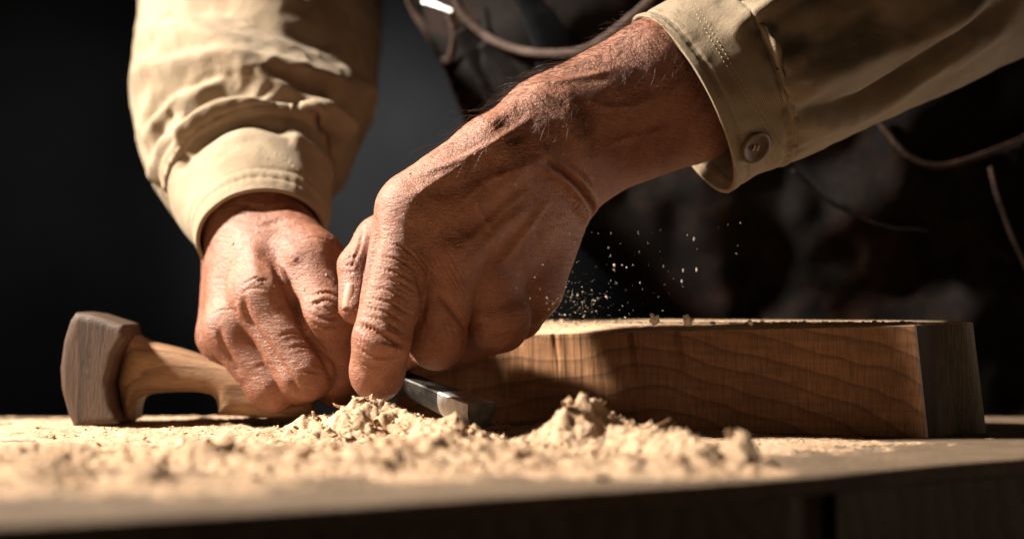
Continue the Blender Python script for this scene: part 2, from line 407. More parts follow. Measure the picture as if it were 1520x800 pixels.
# ------------------------------------------------------------------ generic shapes
def tube(path, r, n=8, closed=False):
    """swept tube, path Nx3 cm, r scalar or list"""
    path = np.asarray(path, float); r = np.broadcast_to(np.asarray(r, float), (len(path),))
    V = []; Fc = []
    T = np.gradient(path, axis=0); T /= np.linalg.norm(T, axis=1, keepdims=True) + 1e-12
    up = np.array([.31, .77, .55]); u = up - T[0] * (up @ T[0])
    for i, t in enumerate(T):
        u = u - t * (u @ t); u /= np.linalg.norm(u); v = np.cross(t, u)
        for k in range(n):
            a = 2 * math.pi * k / n; V.append(path[i] + r[i] * (math.cos(a) * u + math.sin(a) * v))
    for i in range(len(path) - 1):
        for k in range(n): Fc.append((i * n + k, i * n + (k + 1) % n, (i + 1) * n + (k + 1) % n, (i + 1) * n + k))
    Fc.append(tuple(range(n))[::-1]); m = (len(path) - 1) * n; Fc.append(tuple(range(m, m + n)))
    return np.array(V), Fc
def spline(pts, n=12):
    q = np.asarray(pts, float); q = np.vstack([2 * q[0] - q[1], q, 2 * q[-1] - q[-2]]); o = []
    for i in range(1, len(q) - 2):
        t = np.linspace(0, 1, n, endpoint=False)[:, None]
        o.append(.5 * (2 * q[i] + (q[i + 1] - q[i - 1]) * t + (2 * q[i - 1] - 5 * q[i] + 4 * q[i + 1] - q[i + 2]) * t ** 2 + (3 * q[i] - q[i - 1] - 3 * q[i + 1] + q[i + 2]) * t ** 3))
    return np.vstack(o + [q[-2:-1]])
def join(parts):
    Vs = []; Fs = []; n = 0
    for V, Fc in parts:
        Vs.append(V); Fs += [tuple(i + n for i in f) for f in Fc]; n += len(V)
    return np.vstack(Vs), Fs

# ------------------------------------------------------------------ setting: wall, floor
def box(lo, hi):
    x0, y0, z0 = lo; x1, y1, z1 = hi
    V = [(x0, y0, z0), (x1, y0, z0), (x1, y1, z0), (x0, y1, z0), (x0, y0, z1), (x1, y0, z1), (x1, y1, z1), (x0, y1, z1)]
    return np.array(V, float), [(0, 3, 2, 1), (4, 5, 6, 7), (0, 1, 5, 4), (1, 2, 6, 5), (2, 3, 7, 6), (3, 0, 4, 7)]
tag(link('wall', *box((-300, 190, -90), (300, 200, 220)), M['wall'], smooth=False), kind='structure')
tag(link('floor', *box((-300, -250, -95), (300, 189.5, -90)), M['floor'], smooth=False), kind='structure')

# ------------------------------------------------------------------ workbench
wb = thing('workbench', (0, -5, -90), 'wooden workbench dusted with sawdust, its oblique front edge out of focus in the foreground', 'workbench')
edge = [(-60, -58), (-14.6, -36), (0, -27.3), (10.3, -20.7), (21.3, -11.5), (60, 14)]      # front edge in plan
def prism(plan, z0, z1):
    n = len(plan); V = [(x, y, z0) for x, y in plan] + [(x, y, z1) for x, y in plan]
    Fc = [tuple(range(n))[::-1], tuple(range(n, 2 * n))] + [(i, (i + 1) % n, n + (i + 1) % n, n + i) for i in range(n)]
    return np.array(V, float), Fc
ed = spline(edge, 10)[:, :2] if len(edge[0]) == 3 else spline([(a, b, 0) for a, b in edge], 10)[:, :2]
plan = [tuple(p) for p in ed] + [(60, 17.5), (-60, 17.5)]
top = recalc(link('tabletop', *prism(plan, -.7, 0), M['bench'], wb, False))
bv = top.modifiers.new('b', 'BEVEL'); bv.width = .0015; bv.segments = 2; bv.limit_method = 'ANGLE'; bv.angle_limit = math.radians(50)
e2 = ed + np.array([-.3, .4])
def front_board(m0, m1):
    s = [tuple(p) for p in e2 if m0 <= p[0] <= m1]
    def at(x): i = np.interp(x, e2[:, 0], e2[:, 1]); return (x, float(i))
    s = [at(m0)] + [p for p in s if m0 < p[0] < m1] + [at(m1)]
    bk = [(x + 1.6, y + 2.4) for x, y in s][::-1]
    o = recalc(link('front_board', *prism(s + bk, -14, -.72), M['board'], wb, False))
    b_ = o.modifiers.new('b', 'BEVEL'); b_.width = .003; b_.segments = 2; b_.limit_method = 'ANGLE'
front_board(-59, 10.1); front_board(12.1, 59)
for lx, ly in ((-54, 10), (54, 14.5), (-54, -48), (54, 10)): pass
for lx, ly in ((-52, 10), (50, 13)):
    link('leg', *box((lx - 4, ly - 3, -89.9), (lx + 4, ly + 3, -.72)), M['board'], wb, False)
for lx, ly in ((-52, -46), (44, 7.4)):
    link('leg', *box((lx - 3, ly - 2, -89.9), (lx + 3, ly + 2, -14.05)), M['board'], wb, False)

# ------------------------------------------------------------------ wooden block being worked
def build_block():
    root = thing('wood_block', P(1000, 600, 8) * np.array([1, 1, 0]), 'brown wooden block with carved notches and a rounded grey end lying on the bench', 'wood block')
    fl = P(585, 600, 12.8); fr = P(1357, 650, 0.0)
    cols = []                      # (x, y, ztop, inset dir)
    n = 640
    for i in range(n):
        t = i / (n - 1); x = fl[0] + (fr[0] - fl[0]) * t; y = fl[1] + (fr[1] - fl[1]) * t
        zt = np.interp(t, [0, .3, 1], [4.45, 4.66, 5.2])
        cols.append((x, y, zt, 'f'))
    cx, cy = fr[0], fr[1]
    for dx, dy in spline([(.15, .2, 0), (.75, 1.2, 0), (1.35, 2.1, 0), (1.85, 2.55, 0), (2.4, 2.65, 0), (3.0, 2.85, 0), (3.45, 3.3, 0), (3.62, 4.2, 0), (3.62, 9, 0)], 8)[:, :2]:
        cols.append((cx + dx, cy + dy, 5.22 + .02 * dx, 'e'))
    bl = (fl[0] + 3.0, fl[1] + 8.5)
    last = cols[-1]
    for t in np.linspace(.03, 1, 40): cols.append((last[0] + (bl[0] - last[0]) * t, last[1] + (bl[1] - last[1]) * t, 5.3, 'b'))
    for t in np.linspace(.05, .95, 10): cols.append((bl[0] + (fl[0] - bl[0]) * t, bl[1] + (fl[1] - bl[1]) * t, 5.2 - .9 * t, 'l'))
    R = 44; V = []; m = len(cols); tj = np.linspace(0, 1, n); jag = fbm(np.stack([tj * 130, tj * 0 + 3, tj * 0 + 7], 1), 1, 4, .7) * .022
    dirn = np.array([fr[0] - fl[0], fr[1] - fl[1]]); dirn /= np.linalg.norm(dirn); nrm = np.array([dirn[1], -dirn[0]])
    grooves = [(.484, .3, .34), (.575, .26, .3), (.335, .16, .25), (.42, .04, .25), (.53, .035, .3), (.63, .03, .35), (.16, .12, .5), (.115, .15, .5), (.21, .1, .5), (.265, .06, .5)]
    ctr = np.mean([(c[0], c[1]) for c in cols], 0)
    for r in range(R + 3):
        for i, (x, y, zt, k) in enumerate(cols):
            f = min(r, R) / R; z = zt * f
            lean = .55 * (1 - f) * np.clip((x - fl[0]) / (fr[0] - fl[0]), 0, 1.2)
            xx, yy = x + lean - .5 * 0, y
            if k == 'f':
                t = i / (n - 1)
                dv = jag[i] * (1 if t < .6 else .5) * (.5 + .5 * f)
                for gt, dp, ln in grooves:
                    g = gt + .018 * (1 - f); fade = max(0, min(1, (f - (1 - ln * 2)) / (ln * 2)))
                    dv += dp * fade * math.exp(-((t - g) / .0042) ** 2) - .4 * dp * fade * math.exp(-((t - g - .011) / .006) ** 2)
                # sawn scoop under the hand
                dv += .25 * max(0, 1 - t / .3) ** 1.5 * (.3 + .7 * f)
                xx -= nrm[0] * dv * -1 * -1; yy -= nrm[1] * dv
            if r > R:
                ins = .10 if r == R + 1 else (2.4 if k == 'f' else .5)
                q = np.array([xx, yy]); dd = (ctr - q) if k != 'f' else -nrm * 5
                dd = dd / np.linalg.norm(dd); q = q + dd * ins; xx, yy = q
                z = zt + .05 if r == R + 1 else np.interp(x, [fl[0], fr[0]], [5.16, 5.30])
                if r == R + 2 and k != 'f': z = max(z, zt + .01)
            V.append((xx, yy, z + .02))
    Fc = []
    for r in range(R + 2):
        for i in range(m): Fc.append((r * m + i, r * m + (i + 1) % m, (r + 1) * m + (i + 1) % m, (r + 1) * m + i))
    Fc.append(tuple(range(m))[::-1]); k = (R + 2) * m; Fc.append(tuple(range(k, k + m)))
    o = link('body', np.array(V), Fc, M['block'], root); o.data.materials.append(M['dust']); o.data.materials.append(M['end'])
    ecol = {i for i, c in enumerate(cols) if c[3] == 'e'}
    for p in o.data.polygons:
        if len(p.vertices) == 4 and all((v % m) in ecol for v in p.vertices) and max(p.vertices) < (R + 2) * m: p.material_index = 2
    bm = bmesh.new(); bm.from_mesh(o.data); bmesh.ops.recalc_face_normals(bm, faces=bm.faces)
    bmesh.ops.triangulate(bm, faces=[f for f in bm.faces if len(f.verts) > 4])
    for e_ in bm.edges:
        if len(e_.link_faces) == 2 and e_.calc_face_angle(0) > math.radians(28): e_.smooth = False
    for f in bm.faces:
        if f.normal.z > .6: f.material_index = 1
    bm.to_mesh(o.data); bm.free()
    return root
build_block()

# ------------------------------------------------------------------ mallet
def extrude_sdf(pts, d0, half, k, bulge=0.0, tilt=0.0):
    pp = np.array([P(x, y, d0)[[0, 2]] for x, y in pts]); c = pp.mean(0); yc = d0
    def f(p):
        y = p[:, 1] - yc - tilt * (p[:, 0] - c[0])
        a = poly2d(p[:, 0], p[:, 2], pp)
        return smax(a, np.abs(y) - half + bulge * (p[:, 2] - c[1]) ** 2, k)
    lo = np.array([pp[:, 0].min() - 1, yc - half - 2, pp[:, 1].min() - 1]); hi = np.array([pp[:, 0].max() + 1, yc + half + 2, pp[:, 1].max() + 1])
    return f, lo, hi
ml = thing('mallet', B(150, 630) , 'wooden mallet with a dark brown head and arched pale handle, lying left under the fist', 'mallet')
def poly_part(name, pts, d0, half, k, mt, h=.1, **kw):
    f, lo, hi = extrude_sdf(pts, d0, half, k, **kw); V, Fc = polygonise(f, lo, hi, h); V[:, 2] = np.maximum(V[:, 2], .02)
    return link(name, V, Fc, mt, ml)
poly_part('head', [(124, 463), (150, 466), (199, 481), (203, 500), (186, 528), (176, 566), (182, 600), (192, 620), (189, 626), (150, 630), (122, 634), (112, 612), (101, 575), (99, 545), (105, 505), (115, 475)], 9.5, 2.3, .5, M['head'], tilt=-.3)
def arc(pts, n=6): return [tuple(p[:2]) for p in spline([(a, b, 0) for a, b in pts], n)]
hp = arc([(196, 478), (203, 497), (225, 508), (268, 518), (330, 538), (400, 560), (470, 575)]) + arc([(470, 612), (430, 618), (376, 616), (330, 614)], 2) + \
     arc([(328, 612), (327, 596), (318, 585), (290, 580), (240, 582), (214, 588), (206, 602), (204, 622)]) + [(188, 626), (184, 600), (178, 566), (186, 530)]
poly_part('handle', hp, 9.8, 1.75, .9, M['mallet'], tilt=-.1)

# ------------------------------------------------------------------ chisel
def build_chisel():
    root = thing('chisel', B(716, 650), 'dark steel gouge chisel with a bright flat tip pointing out of the shavings', 'chisel')
    path = P(716, 600, -.2) + np.linspace(0, 1, 5)[:, None] * (P(590, 553, 6.2) - P(716, 600, -.2))
    rad = [.80, .82, .74, .66, .6]
    def dshape(c, ax, r, flat=.0):
        ax = ax / np.linalg.norm(ax); side = np.cross(ax, [0, 0, 1.]); side /= np.linalg.norm(side); up = np.cross(side, ax)
        ring = [c + side * (-r) + up * 0, c + side * (-r * .9) + up * .07, c + side * (r * .9) + up * .07, c + side * r]
        for a in np.linspace(0, math.pi, 15)[1:-1]: ring.append(c + side * math.cos(a) * r - up * math.sin(a) ** .8 * r * 1.55)
        return ring
    def loft(rings):
        V = np.array([p for r in rings for p in r]); n = len(rings[0]); Fc = []
        for i in range(len(rings) - 1):
            for k in range(n): Fc.append((i * n + k, i * n + (k + 1) % n, (i + 1) * n + (k + 1) % n, (i + 1) * n + k))
        Fc.append(tuple(range(n))[::-1]); m = (len(rings) - 1) * n; Fc.append(tuple(range(m, m + n))); return V, Fc
    pth = spline(path, 5); rr = np.interp(np.linspace(0, 4, len(pth)), range(5), rad)
    rings = []
    for i in range(len(pth)):
        ax = pth[min(i + 1, len(pth) - 1)] - pth[max(i - 1, 0)]
        rings.append(dshape(pth[i], ax, rr[i]))
    tipn = 8
    o1 = recalc(link('blade', *loft(rings[tipn - 1:]), M['steel'], root))
    o2 = recalc(link('ground_tip', *loft(rings[:tipn]), M['bright'], root))
    for o in (o1, o2):
        o.data.set_sharp_from_angle(angle=math.radians(35))
        if o is o2:
            o.data.materials.append(M['steel']); big = max(o.data.polygons, key=lambda f: (len(f.vertices) > 4) * 100 - f.center.y); big.material_index = 1  # end face given dark steel, its shade put into the material
    hpth = spline([P(578, 546, 6.5), P(560, 520, 7.2), P(545, 480, 8.0), P(535, 455, 8.5)], 6)
    n = len(hpth); link('handle', *tube(hpth, 1.15 + .2 * np.sin(np.linspace(0, 3.1, n)), 20), M['mallet'], root)
build_chisel()
def stain():
    nt = M['apron'].node_tree; b = nt.nodes['Principled BSDF']; v = coords(nt); c0 = b.inputs['Base Color'].links[0].from_socket
    nt.links.new(mixc(nt, ramp(nt, tex(nt, v, .16, 6, .7), [(.52, (0, 0, 0)), (.68, (.8,) * 3)]), c0, (.032, .013, .008)), b.inputs['Base Color'])
stain()

# ------------------------------------------------------------------ person
person = thing('person', P(1300, 700, 34) * np.array([1, 1, 0]) + np.array([0, 0, -90]), 'person in tan shirt and dark apron bending over the bench with mallet and chisel', 'person')

# --- the near hand (centre of the picture)
fa1 = [J(816, 185, 2.9, 70), J(975, 104, 3.8, 74), J(1200, 0, 7.5, 56)]
fa2 = [J(866, 243, 4.4, 56), J(1025, 168, 5.6, 72), J(1250, 60, 9, 58)]
R_mc = [[J(816, 200, 2.6, 66), J(735, 234, 1.5, 60), J(616, 306, .4, 52)],
        [J(830, 220, 3.3, 60), J(664, 372, 1.0, 50)],
        [J(845, 240, 4.0, 58), J(716, 412, 2.4, 50)],
        [J(846, 268, 5.2, 46), J(785, 425, 4.3, 49)]]
R_palm = [[J(740, 300, 5, 66), J(690, 400, 5, 56)], [J(700, 310, 6, 60), J(610, 360, 5, 50)]]
R_f = [[J(608, 318, .5, 51), J(567, 505, -.6, 44), J(560, 552, .2, 40), J(560, 559, .8, 38)],
       [J(664, 380, .9, 50), J(648, 505, 1.3, 43), J(625, 502, 4.0, 36), J(600, 520, 5.5, 32)],
       [J(718, 415, 2.4, 50), J(738, 476, 2.6, 48), J(705, 495, 5.5, 38), J(668, 515, 7, 32)],
       [J(785, 425, 4.3, 48), J(768, 466, 5.0, 38), J(722, 490, 7.2, 34), J(690, 500, 8.5, 30)],
       [J(700, 300, 5.6, 56), J(566, 360, 4.4, 40), J(535, 396, 3.4, 33), J(528, 455, 2.6, 26)]]
def hand_sdf(fas, mcs, palms, fingers, kmc=.9, kf=.6):
    def f(p):
        d = None
        for c in fas: q = chain(p, c, .5); d = q if d is None else smin(d, q, 1.2)
        hb = None
        for c in mcs: q = chain(p, c, .6); hb = q if hb is None else smin(hb, q, kmc)
        for c in palms: hb = smin(hb, chain(p, c, .6), 1.0)
        base = smin(d, hb, 1.4)
        out = base
        for c in fingers:
            q = chain(p, c, .22); out = smin(out, smin(q, base, kf), .04)
        return out
    return f
sd = hand_sdf([fa1, fa2], R_mc, R_palm, R_f)
lo = P(490, 620, -4) + np.array([-.6, -1, -.2]); hi = P(1130, 0, 12); lo[1] = -4.5; hi[1] = 15
V, Fc = polygonise(sd, lo, hi, .075)
sk = Sculpt(V, Fc); sk.hand = 1.35
st = sk.stroke
# broad forms
sk.dab(600, 312, .14, 1.0); sk.dab(668, 380, .12, .9)
st([(716, 286), (777, 251), (830, 215)], .16, .45); st([(640, 300), (665, 283), (711, 262), (760, 225)], -.16, .5)
st([(640, 350), (700, 310), (760, 285)], .10, .5); st([(690, 400), (740, 345), (790, 300)], .10, .45); st([(680, 355), (730, 325), (790, 282)], -.10, .45)
st([(700, 478), (726, 470), (760, 470), (790, 452)], .16, .6); st([(705, 190), (780, 150), (830, 130)], .1, .6)
st([(836, 150), (850, 185), (862, 225)], .1, .5); st([(870, 150), (885, 190), (890, 235)], -.14, .6)
st([(735, 180), (760, 195), (770, 215)], -.08, .6)
for q, a, wd in [([(610, 262), (680, 240), (745, 205), (800, 165)], .10, .17), ([(655, 330), (700, 285), (735, 262), (790, 240)], .09, .16), ([(700, 285), (715, 320), (745, 360)], .07, .15),
                 ([(600, 300), (660, 262), (720, 225)], .08, .22), ([(680, 372), (740, 318), (800, 268)], .09, .22), ([(728, 410), (775, 350), (825, 285)], .09, .22),
                 ([(780, 130), (850, 118), (930, 100)], .09, .18), ([(860, 140), (900, 160), (960, 150), (1010, 130)], .08, .17), ([(880, 225), (930, 205), (1000, 190)], .09, .2)]: st(q, a, wd, .3)
# finger gaps
st([(560, 330), (552, 380), (535, 440), (526, 480)], -.16, .3, .2)
st([(612, 395), (627, 430), (625, 470), (612, 520), (608, 548)], -.12, .22, .2)
st([(645, 430), (672, 460), (692, 485), (690, 505), (684, 525)], -.16, .2, .25)
st([(692, 486), (712, 478), (735, 482)], -.07, .16)
# index knuckle folds
st([(522, 484), (545, 486), (575, 502), (606, 516)], -.13, .15, .3, .35); st([(526, 497), (545, 500), (568, 512), (596, 524)], .10, .2)
st([(524, 512), (540, 522), (562, 530), (585, 528), (602, 520)], -.07, .13, .3, .3)
st([(530, 535), (552, 545), (580, 543)], -.04, .1, .3, .3); st([(532, 503), (552, 512), (575, 522)], .05, .22)
for i, q in enumerate([[(545, 428), (580, 432), (618, 452)], [(540, 444), (575, 448), (615, 470)], [(536, 458), (570, 462), (612, 486)], [(533, 470), (565, 474), (606, 500)],
          [(556, 398), (590, 405), (624, 424)], [(560, 380), (590, 385), (622, 405)], [(566, 412), (595, 420), (622, 437)], [(573, 360), (600, 368), (622, 388)]]):
    st(q, -.042 - .01 * (i % 3), .085, .35, .4)
# skin pulled between the knuckles
for dx in range(0, 62, 9):
    st([(606 + dx, 372 - dx * .18), (640 + dx * .85, 412 + dx * .05), (676 + dx * .6, 455 + dx * .25)], -.036, .075, .4, .5)
for q in [[(628, 455), (632, 490), (626, 520)], [(640, 462), (648, 500), (640, 532)], [(655, 470), (668, 500), (664, 528)], [(705, 495), (735, 500), (768, 485)], [(708, 508), (735, 512), (762, 500)]]: st(q, -.03, .08, .4, .5)
# thumb wrinkles and the web
for q in [[(515, 385), (530, 378), (548, 380)], [(512, 395), (528, 392), (545, 396)], [(510, 405), (526, 404), (540, 410)], [(540, 330), (535, 365), (520, 400)], [(550, 320), (548, 350), (540, 385)]]: st(q, -.05, .1, .35, .4)
# wrist
st([(800, 232), (840, 258), (866, 285), (880, 312), (876, 338)], -.2, .17, .3, .45); st([(818, 228), (860, 258), (884, 292)], -.06, .14, .35, .4); st([(850, 300), (868, 318), (870, 338)], .1, .25)
for q in [[(770, 330), (820, 320), (862, 318)], [(775, 350), (820, 338), (860, 330)], [(800, 300), (840, 292), (872, 300)], [(780, 270), (820, 265), (850, 280)]]: st(q, -.03, .09, .4, .5)
sk.refresh()
V = sk.V; nz = fbm(V * np.array([1.0, 1, 1]), 1.1, 3); V += sk.N * (nz * .02)[:, None]
rot = V @ np.array([[.83, 0, -.5], [0, 1, 0], [.5, 0, .83]]).T
V += sk.N * ((1 - np.abs(fbm(rot * np.array([.7, 1.2, 2.6]), 1.6, 3))) * .009)[:, None]
sk.V = V; sk.refresh()
RH = (sk.V, Fc); RHN = sk.N.copy(); RHF = sk

# --- the far hand round the mallet handle
L_fa = [[J(383, 318, 11.5, 74), J(385, 280, 13.5, 84), J(388, 200, 19, 92), J(390, 90, 27, 98)]]
L_mc = [[J(398, 335, 10.5, 60), J(464, 392, 7.4, 47)], [J(380, 345, 10.2, 62), J(394, 440, 6.6, 47)],
        [J(364, 355, 10.6, 58), J(347, 486, 7.4, 42)], [J(354, 365, 11.6, 52), J(331, 497, 9.4, 37)]]
L_palm = [[J(400, 400, 12, 70), J(400, 480, 11, 60)]]
L_f = [[J(464, 392, 7.4, 49), J(486, 468, 5.8, 43), J(498, 548, 7.0, 38), J(498, 570, 8.6, 34)],
       [J(394, 442, 6.6, 49), J(454, 550, 5.8, 44), J(430, 575, 9, 36), J(400, 560, 12, 30)],
       [J(347, 488, 7.4, 45), J(406, 568, 7.0, 42), J(395, 584, 10, 32), J(380, 560, 13, 30)],
       [J(331, 498, 9.4, 36), J(366, 570, 9.8, 33), J(370, 580, 12.5, 29)],
       [J(440, 400, 12, 46), J(482, 490, 12.5, 34), J(450, 560, 13.5, 28)]]
sd2 = hand_sdf(L_fa, L_mc, L_palm, L_f, .7, .6)
lo = np.array([P(280, 600, 15)[0] - .6, 3., P(400, 625, 6)[2]]); hi = np.array([P(545, 400, 6)[0] + .5, 24., P(400, 180, 18)[2]])
V, Fc2 = polygonise(sd2, lo, hi, .085)
sk = Sculpt(V, Fc2); sk.hand = 1.3; st = sk.stroke
sk.dab(392, 432, .16, .8); sk.dab(346, 478, .12, .7); sk.dab(470, 372, .12, .9)
st([(405, 350), (430, 370), (445, 392)], .12, .45); st([(375, 360), (378, 400), (385, 425)], .12, .4); st([(345, 390), (340, 430), (338, 465)], .08, .4)
st([(398, 375), (412, 405), (425, 430), (450, 480), (485, 540), (496, 580)], -.16, .24, .2)
st([(362, 430), (366, 470), (400, 520), (440, 575), (450, 596)], -.16, .22, .2)
st([(322, 480), (335, 520), (360, 560)], -.1, .2, .2)
for q in [[(462, 440), (480, 434), (500, 438), (512, 452)], [(460, 452), (470, 448), (478, 452)], [(464, 466), (484, 474), (504, 468)], [(462, 455), (480, 445), (502, 452), (506, 464)], [(465, 480), (485, 486), (508, 480)]]: st(q, -.075, .11, .3, .45)
sk.dab(487, 458, .08, .35)
for q in [[(352, 428), (375, 415), (405, 420)], [(350, 440), (372, 428), (400, 430)], [(312, 470), (335, 458), (362, 466)], [(440, 360), (470, 352), (500, 366)],
          [(420, 520), (450, 512), (470, 520)], [(405, 505), (432, 492), (455, 498)], [(375, 548), (398, 538), (418, 545)], [(440, 555), (458, 548), (478, 556)]]: st(q, -.04, .1, .35, .5)
for q in [[(345, 300), (390, 312), (440, 305)], [(335, 330), (380, 338), (430, 325)]]: st(q, -.05, .2, .35, .4)
sk.refresh(); V = sk.V; V += sk.N * (fbm(V, 1.1, 3) * .02 + (1 - np.abs(fbm(V * np.array([2.2, 1.2, .9]), 1.5, 3))) * .008)[:, None]
sk.V = V; sk.refresh(); LH = (sk.V, Fc2); LHF = sk

# --- hidden body, arms and trunk
SH_L, SH_R = P(520, -560, 44), P(1330, -640, 34)
EL_L, EL_R = P(392, -190, 46), P(1640, -160, 15)
def body_trunk(p):
    tr = smin(cone(p, P(1400, 640, 40), P(930, -150, 38), 11, 12), cone(p, P(1550, 640, 42), P(1040, -150, 40), 11, 12), 6)
    tr = smin(tr, cone(p, SH_L + [4, 0, -2], SH_R - [4, 0, 2], 7, 7), 8)
    tr = smin(tr, cone(p, P(930, -150, 38), (SH_L + SH_R) / 2, 11, 9), 6)
    tr = smin(tr, cone(p, (SH_L + SH_R) / 2, (SH_L + SH_R) / 2 + [0, -2, 10], 6, 5.5), 4)
    return tr
def body_sdf(p):
    tr = body_trunk(p)
    for sh, el, fo, r0, r1 in ((SH_L, EL_L, P(388, 150, 22), 5, 3.2), (SH_R, EL_R, P(1100, 90, 6.5), 5, 3.2)):
        tr = smin(tr, cone(p, sh, el, 5.2, 4.2), 2.5); tr = smin(tr, cone(p, el, fo, 4.2, 2.6), 1.5)
    return tr
V, Fc3 = polygonise(body_sdf, (-30, -6, -25), (50, 62, 62), .8)
n1, n2 = len(RH[0]), len(LH[0])
Vb = np.vstack([RH[0], LH[0], V]); Fb = np.vstack([RH[1], LH[1] + n1, Fc3 + n1 + n2])
body = link('body', Vb, Fb, M['skin'], person)

# thumb nail on the near hand
def nail():
    L, _ = RHF.land([(521, 421), (519, 440), (516, 458)], 3)
    ax = L[-1] - L[0]; ln = np.linalg.norm(ax); ax /= ln; k = np.argmin(((RHF.V - L[len(L) // 2]) ** 2).sum(1)); nn = RHF.N[k]
    nn = nn - ax * (nn @ ax); nn /= np.linalg.norm(nn); sd_ = np.cross(ax, nn); V = []; Fc = []
    a, b = 12, 9
    for i in range(a):
        t = i / (a - 1); wd = .29 * (.8 + .2 * math.sin(t * 3.1))
        for j in range(b):
            s = j / (b - 1) * 2 - 1
            q = L[0] + ax * (ln * t - .09 * (s * s) * (1 - 2 * t)) + sd_ * s * wd + nn * (.015 - .10 * s * s + .02 * math.sin(t * 3.1)); V.append(q)
    for i in range(a - 1):
        for j in range(b - 1): Fc.append((i * b + j, i * b + j + 1, (i + 1) * b + j + 1, (i + 1) * b + j))
    o = link('fingernail', np.array(V), Fc, M['nail'], person); m = o.modifiers.new('s', 'SOLIDIFY'); m.thickness = .0006; m.offset = 0
nail()

# --- arm hair
def hairs():
    parts = []; fa = RHF; p = fa.p
    reg = np.where((p[:, 0] > 640) & (p[:, 0] < 1060) & (p[:, 1] + .3 * (p[:, 0] - 700) < 285) & (fa.N[:, 2] > -.35) & (fa.N[:, 1] < .75))[0]
    den = np.interp(p[reg, 0], [640, 720, 840, 1000], [.05, .45, 1, 1]); reg = reg[rng.random(len(reg)) < den]
    pick = rng.choice(reg, 1500, replace=False)
    ax = P(640, 330, 2) - P(960, 110, 5); ax /= np.linalg.norm(ax)
    for k in pick:
        n = fa.N[k]; t = ax + rng.normal(0, .35, 3) + np.array([0, 0, -.25]); t -= n * (t @ n); t /= np.linalg.norm(t)
        ln = rng.uniform(.5, 1.3) * (1.5 if n[2] > .6 else 1); q = fa.V[k] - n * .02; lift = rng.uniform(.15, .75); pts = []
        curl = rng.normal(0, .45, 3); 
        for i in range(6):
            pts.append(q); dr = t + n * lift * (1 - i / 4.5) + curl * i / 6; dr /= np.linalg.norm(dr); q = q + dr * ln / 5
        parts.append(tube(np.array(pts), np.linspace(.0085, .002, 6), 3))
    o = link('arm_hair', *join(parts), M['hair'], person); tag(o, kind='stuff')
hairs()

# --- sleeves
def sleeve(rings, n=260, m=230, twist=0.0):
    """rings: (px, py, d, half width px, flatten, tilt)  tube through 3D centres; returns V grid"""
    C = np.array([P(*r[:3]) for r in rings]); rad = np.array([S(r[3], r[2]) for r in rings]); fl = np.array([r[4] for r in rings])
    tt = np.linspace(0, len(rings) - 1, m)
    sp = spline(C, 40); sx = np.linspace(0, len(rings) - 1, len(sp)); Cc = np.stack([np.interp(tt, sx, sp[:, k]) for k in range(3)], 1)
    rr = spline(np.stack([rad, fl, 0 * rad], 1), 40); ra = np.interp(tt, sx, rr[:, 0]); fa = np.interp(tt, sx, rr[:, 1])
    T = np.gradient(Cc, axis=0); T /= np.linalg.norm(T, axis=1, keepdims=True)
    V = np.zeros((m, n, 3))
    ph = np.linspace(0, 2 * math.pi, n, endpoint=False)
    for i in range(m):
        vw = Cc[i] - CAM; vw /= np.linalg.norm(vw)
        u = np.cross(T[i], vw); u /= np.linalg.norm(u); v = np.cross(u, T[i])     # u across the picture, v along the view
        V[i] = Cc[i] + ra[i] * (np.cos(ph)[:, None] * u + fa[i] * np.sin(ph)[:, None] * v)
    idx = np.arange(m * n).reshape(m, n)
    Fc = np.stack([idx[:-1], np.roll(idx[:-1], -1, 1), np.roll(idx[1:], -1, 1), idx[1:]], -1).reshape(-1, 4)
    V = V.reshape(-1, 3)
    N = vnormals(V, Fc); ctr = np.repeat(Cc, n, 0)
    if ((V - ctr) * N).sum() < 0: Fc = Fc[:, ::-1].copy()
    return V, Fc, m, n
def relax(V, m, n, it):
    G = V.reshape(m, n, 3).copy()
    for _ in range(it):
        a = (np.roll(G, 1, 1) + np.roll(G, -1, 1)) / 2; c = G.copy(); c[1:-1] = (G[:-2] + G[2:]) / 2; G = .4 * G + .3 * a + .3 * c
    return G.reshape(-1, 3)
def tuck(V, N, n, cr):
    r = np.repeat(np.arange(len(V) // n), n); return V - N * (.16 * np.clip((cr + 1 - r) / 3, 0, 1))[:, None]
def crumple(V):
    a = np.abs(fbm(V * .33, 1, 2)); b = np.abs(fbm(V * .8 + 20, 1, 2)); return (1 - np.clip(a * 1.6, 0, 1)) ** 2 + .35 * (1 - np.clip(b * 1.5, 0, 1)) ** 2
def seams(V, N, m, n, cr, lines, k, gather, amp=.10):
    r = np.repeat(np.arange(m), n).astype(float); ph = np.tile(np.linspace(0, 2 * math.pi, n, endpoint=False), m)
    d = np.zeros(len(V))
    for q in lines: d -= .06 * np.exp(-((r - q) / 1.8) ** 2)
    pk = np.sin(ph * k + 2.2 * np.sin(ph * 3) + 1.5 * np.sin(ph * 7)); up = np.clip((r - cr) / 4, 0, 1) * np.exp(-np.clip(r - cr, 0, None) / gather)
    d += pk * up * amp + .03 * np.sin(ph * round(k * 2.3) + 3 * np.sin(ph * 2)) * np.exp(-((r - cr + 6) / 5.0) ** 2) + .012 * np.sin(ph * round(k * 2.9) + 2 * np.sin(ph * 5)) * np.exp(-((r - 10) / 5.0) ** 2)
    d -= .05 * np.exp(-((r - cr - 2) / 2.0) ** 2)
    return V + N * d[:, None]
def split_rows(V, Fc, n, r0, r1):
    f = Fc[(Fc // n >= r0).all(1) & (Fc // n <= r1).all(1)]; u, inv = np.unique(f, return_inverse=True)
    return V[u], inv.reshape(-1, 4)
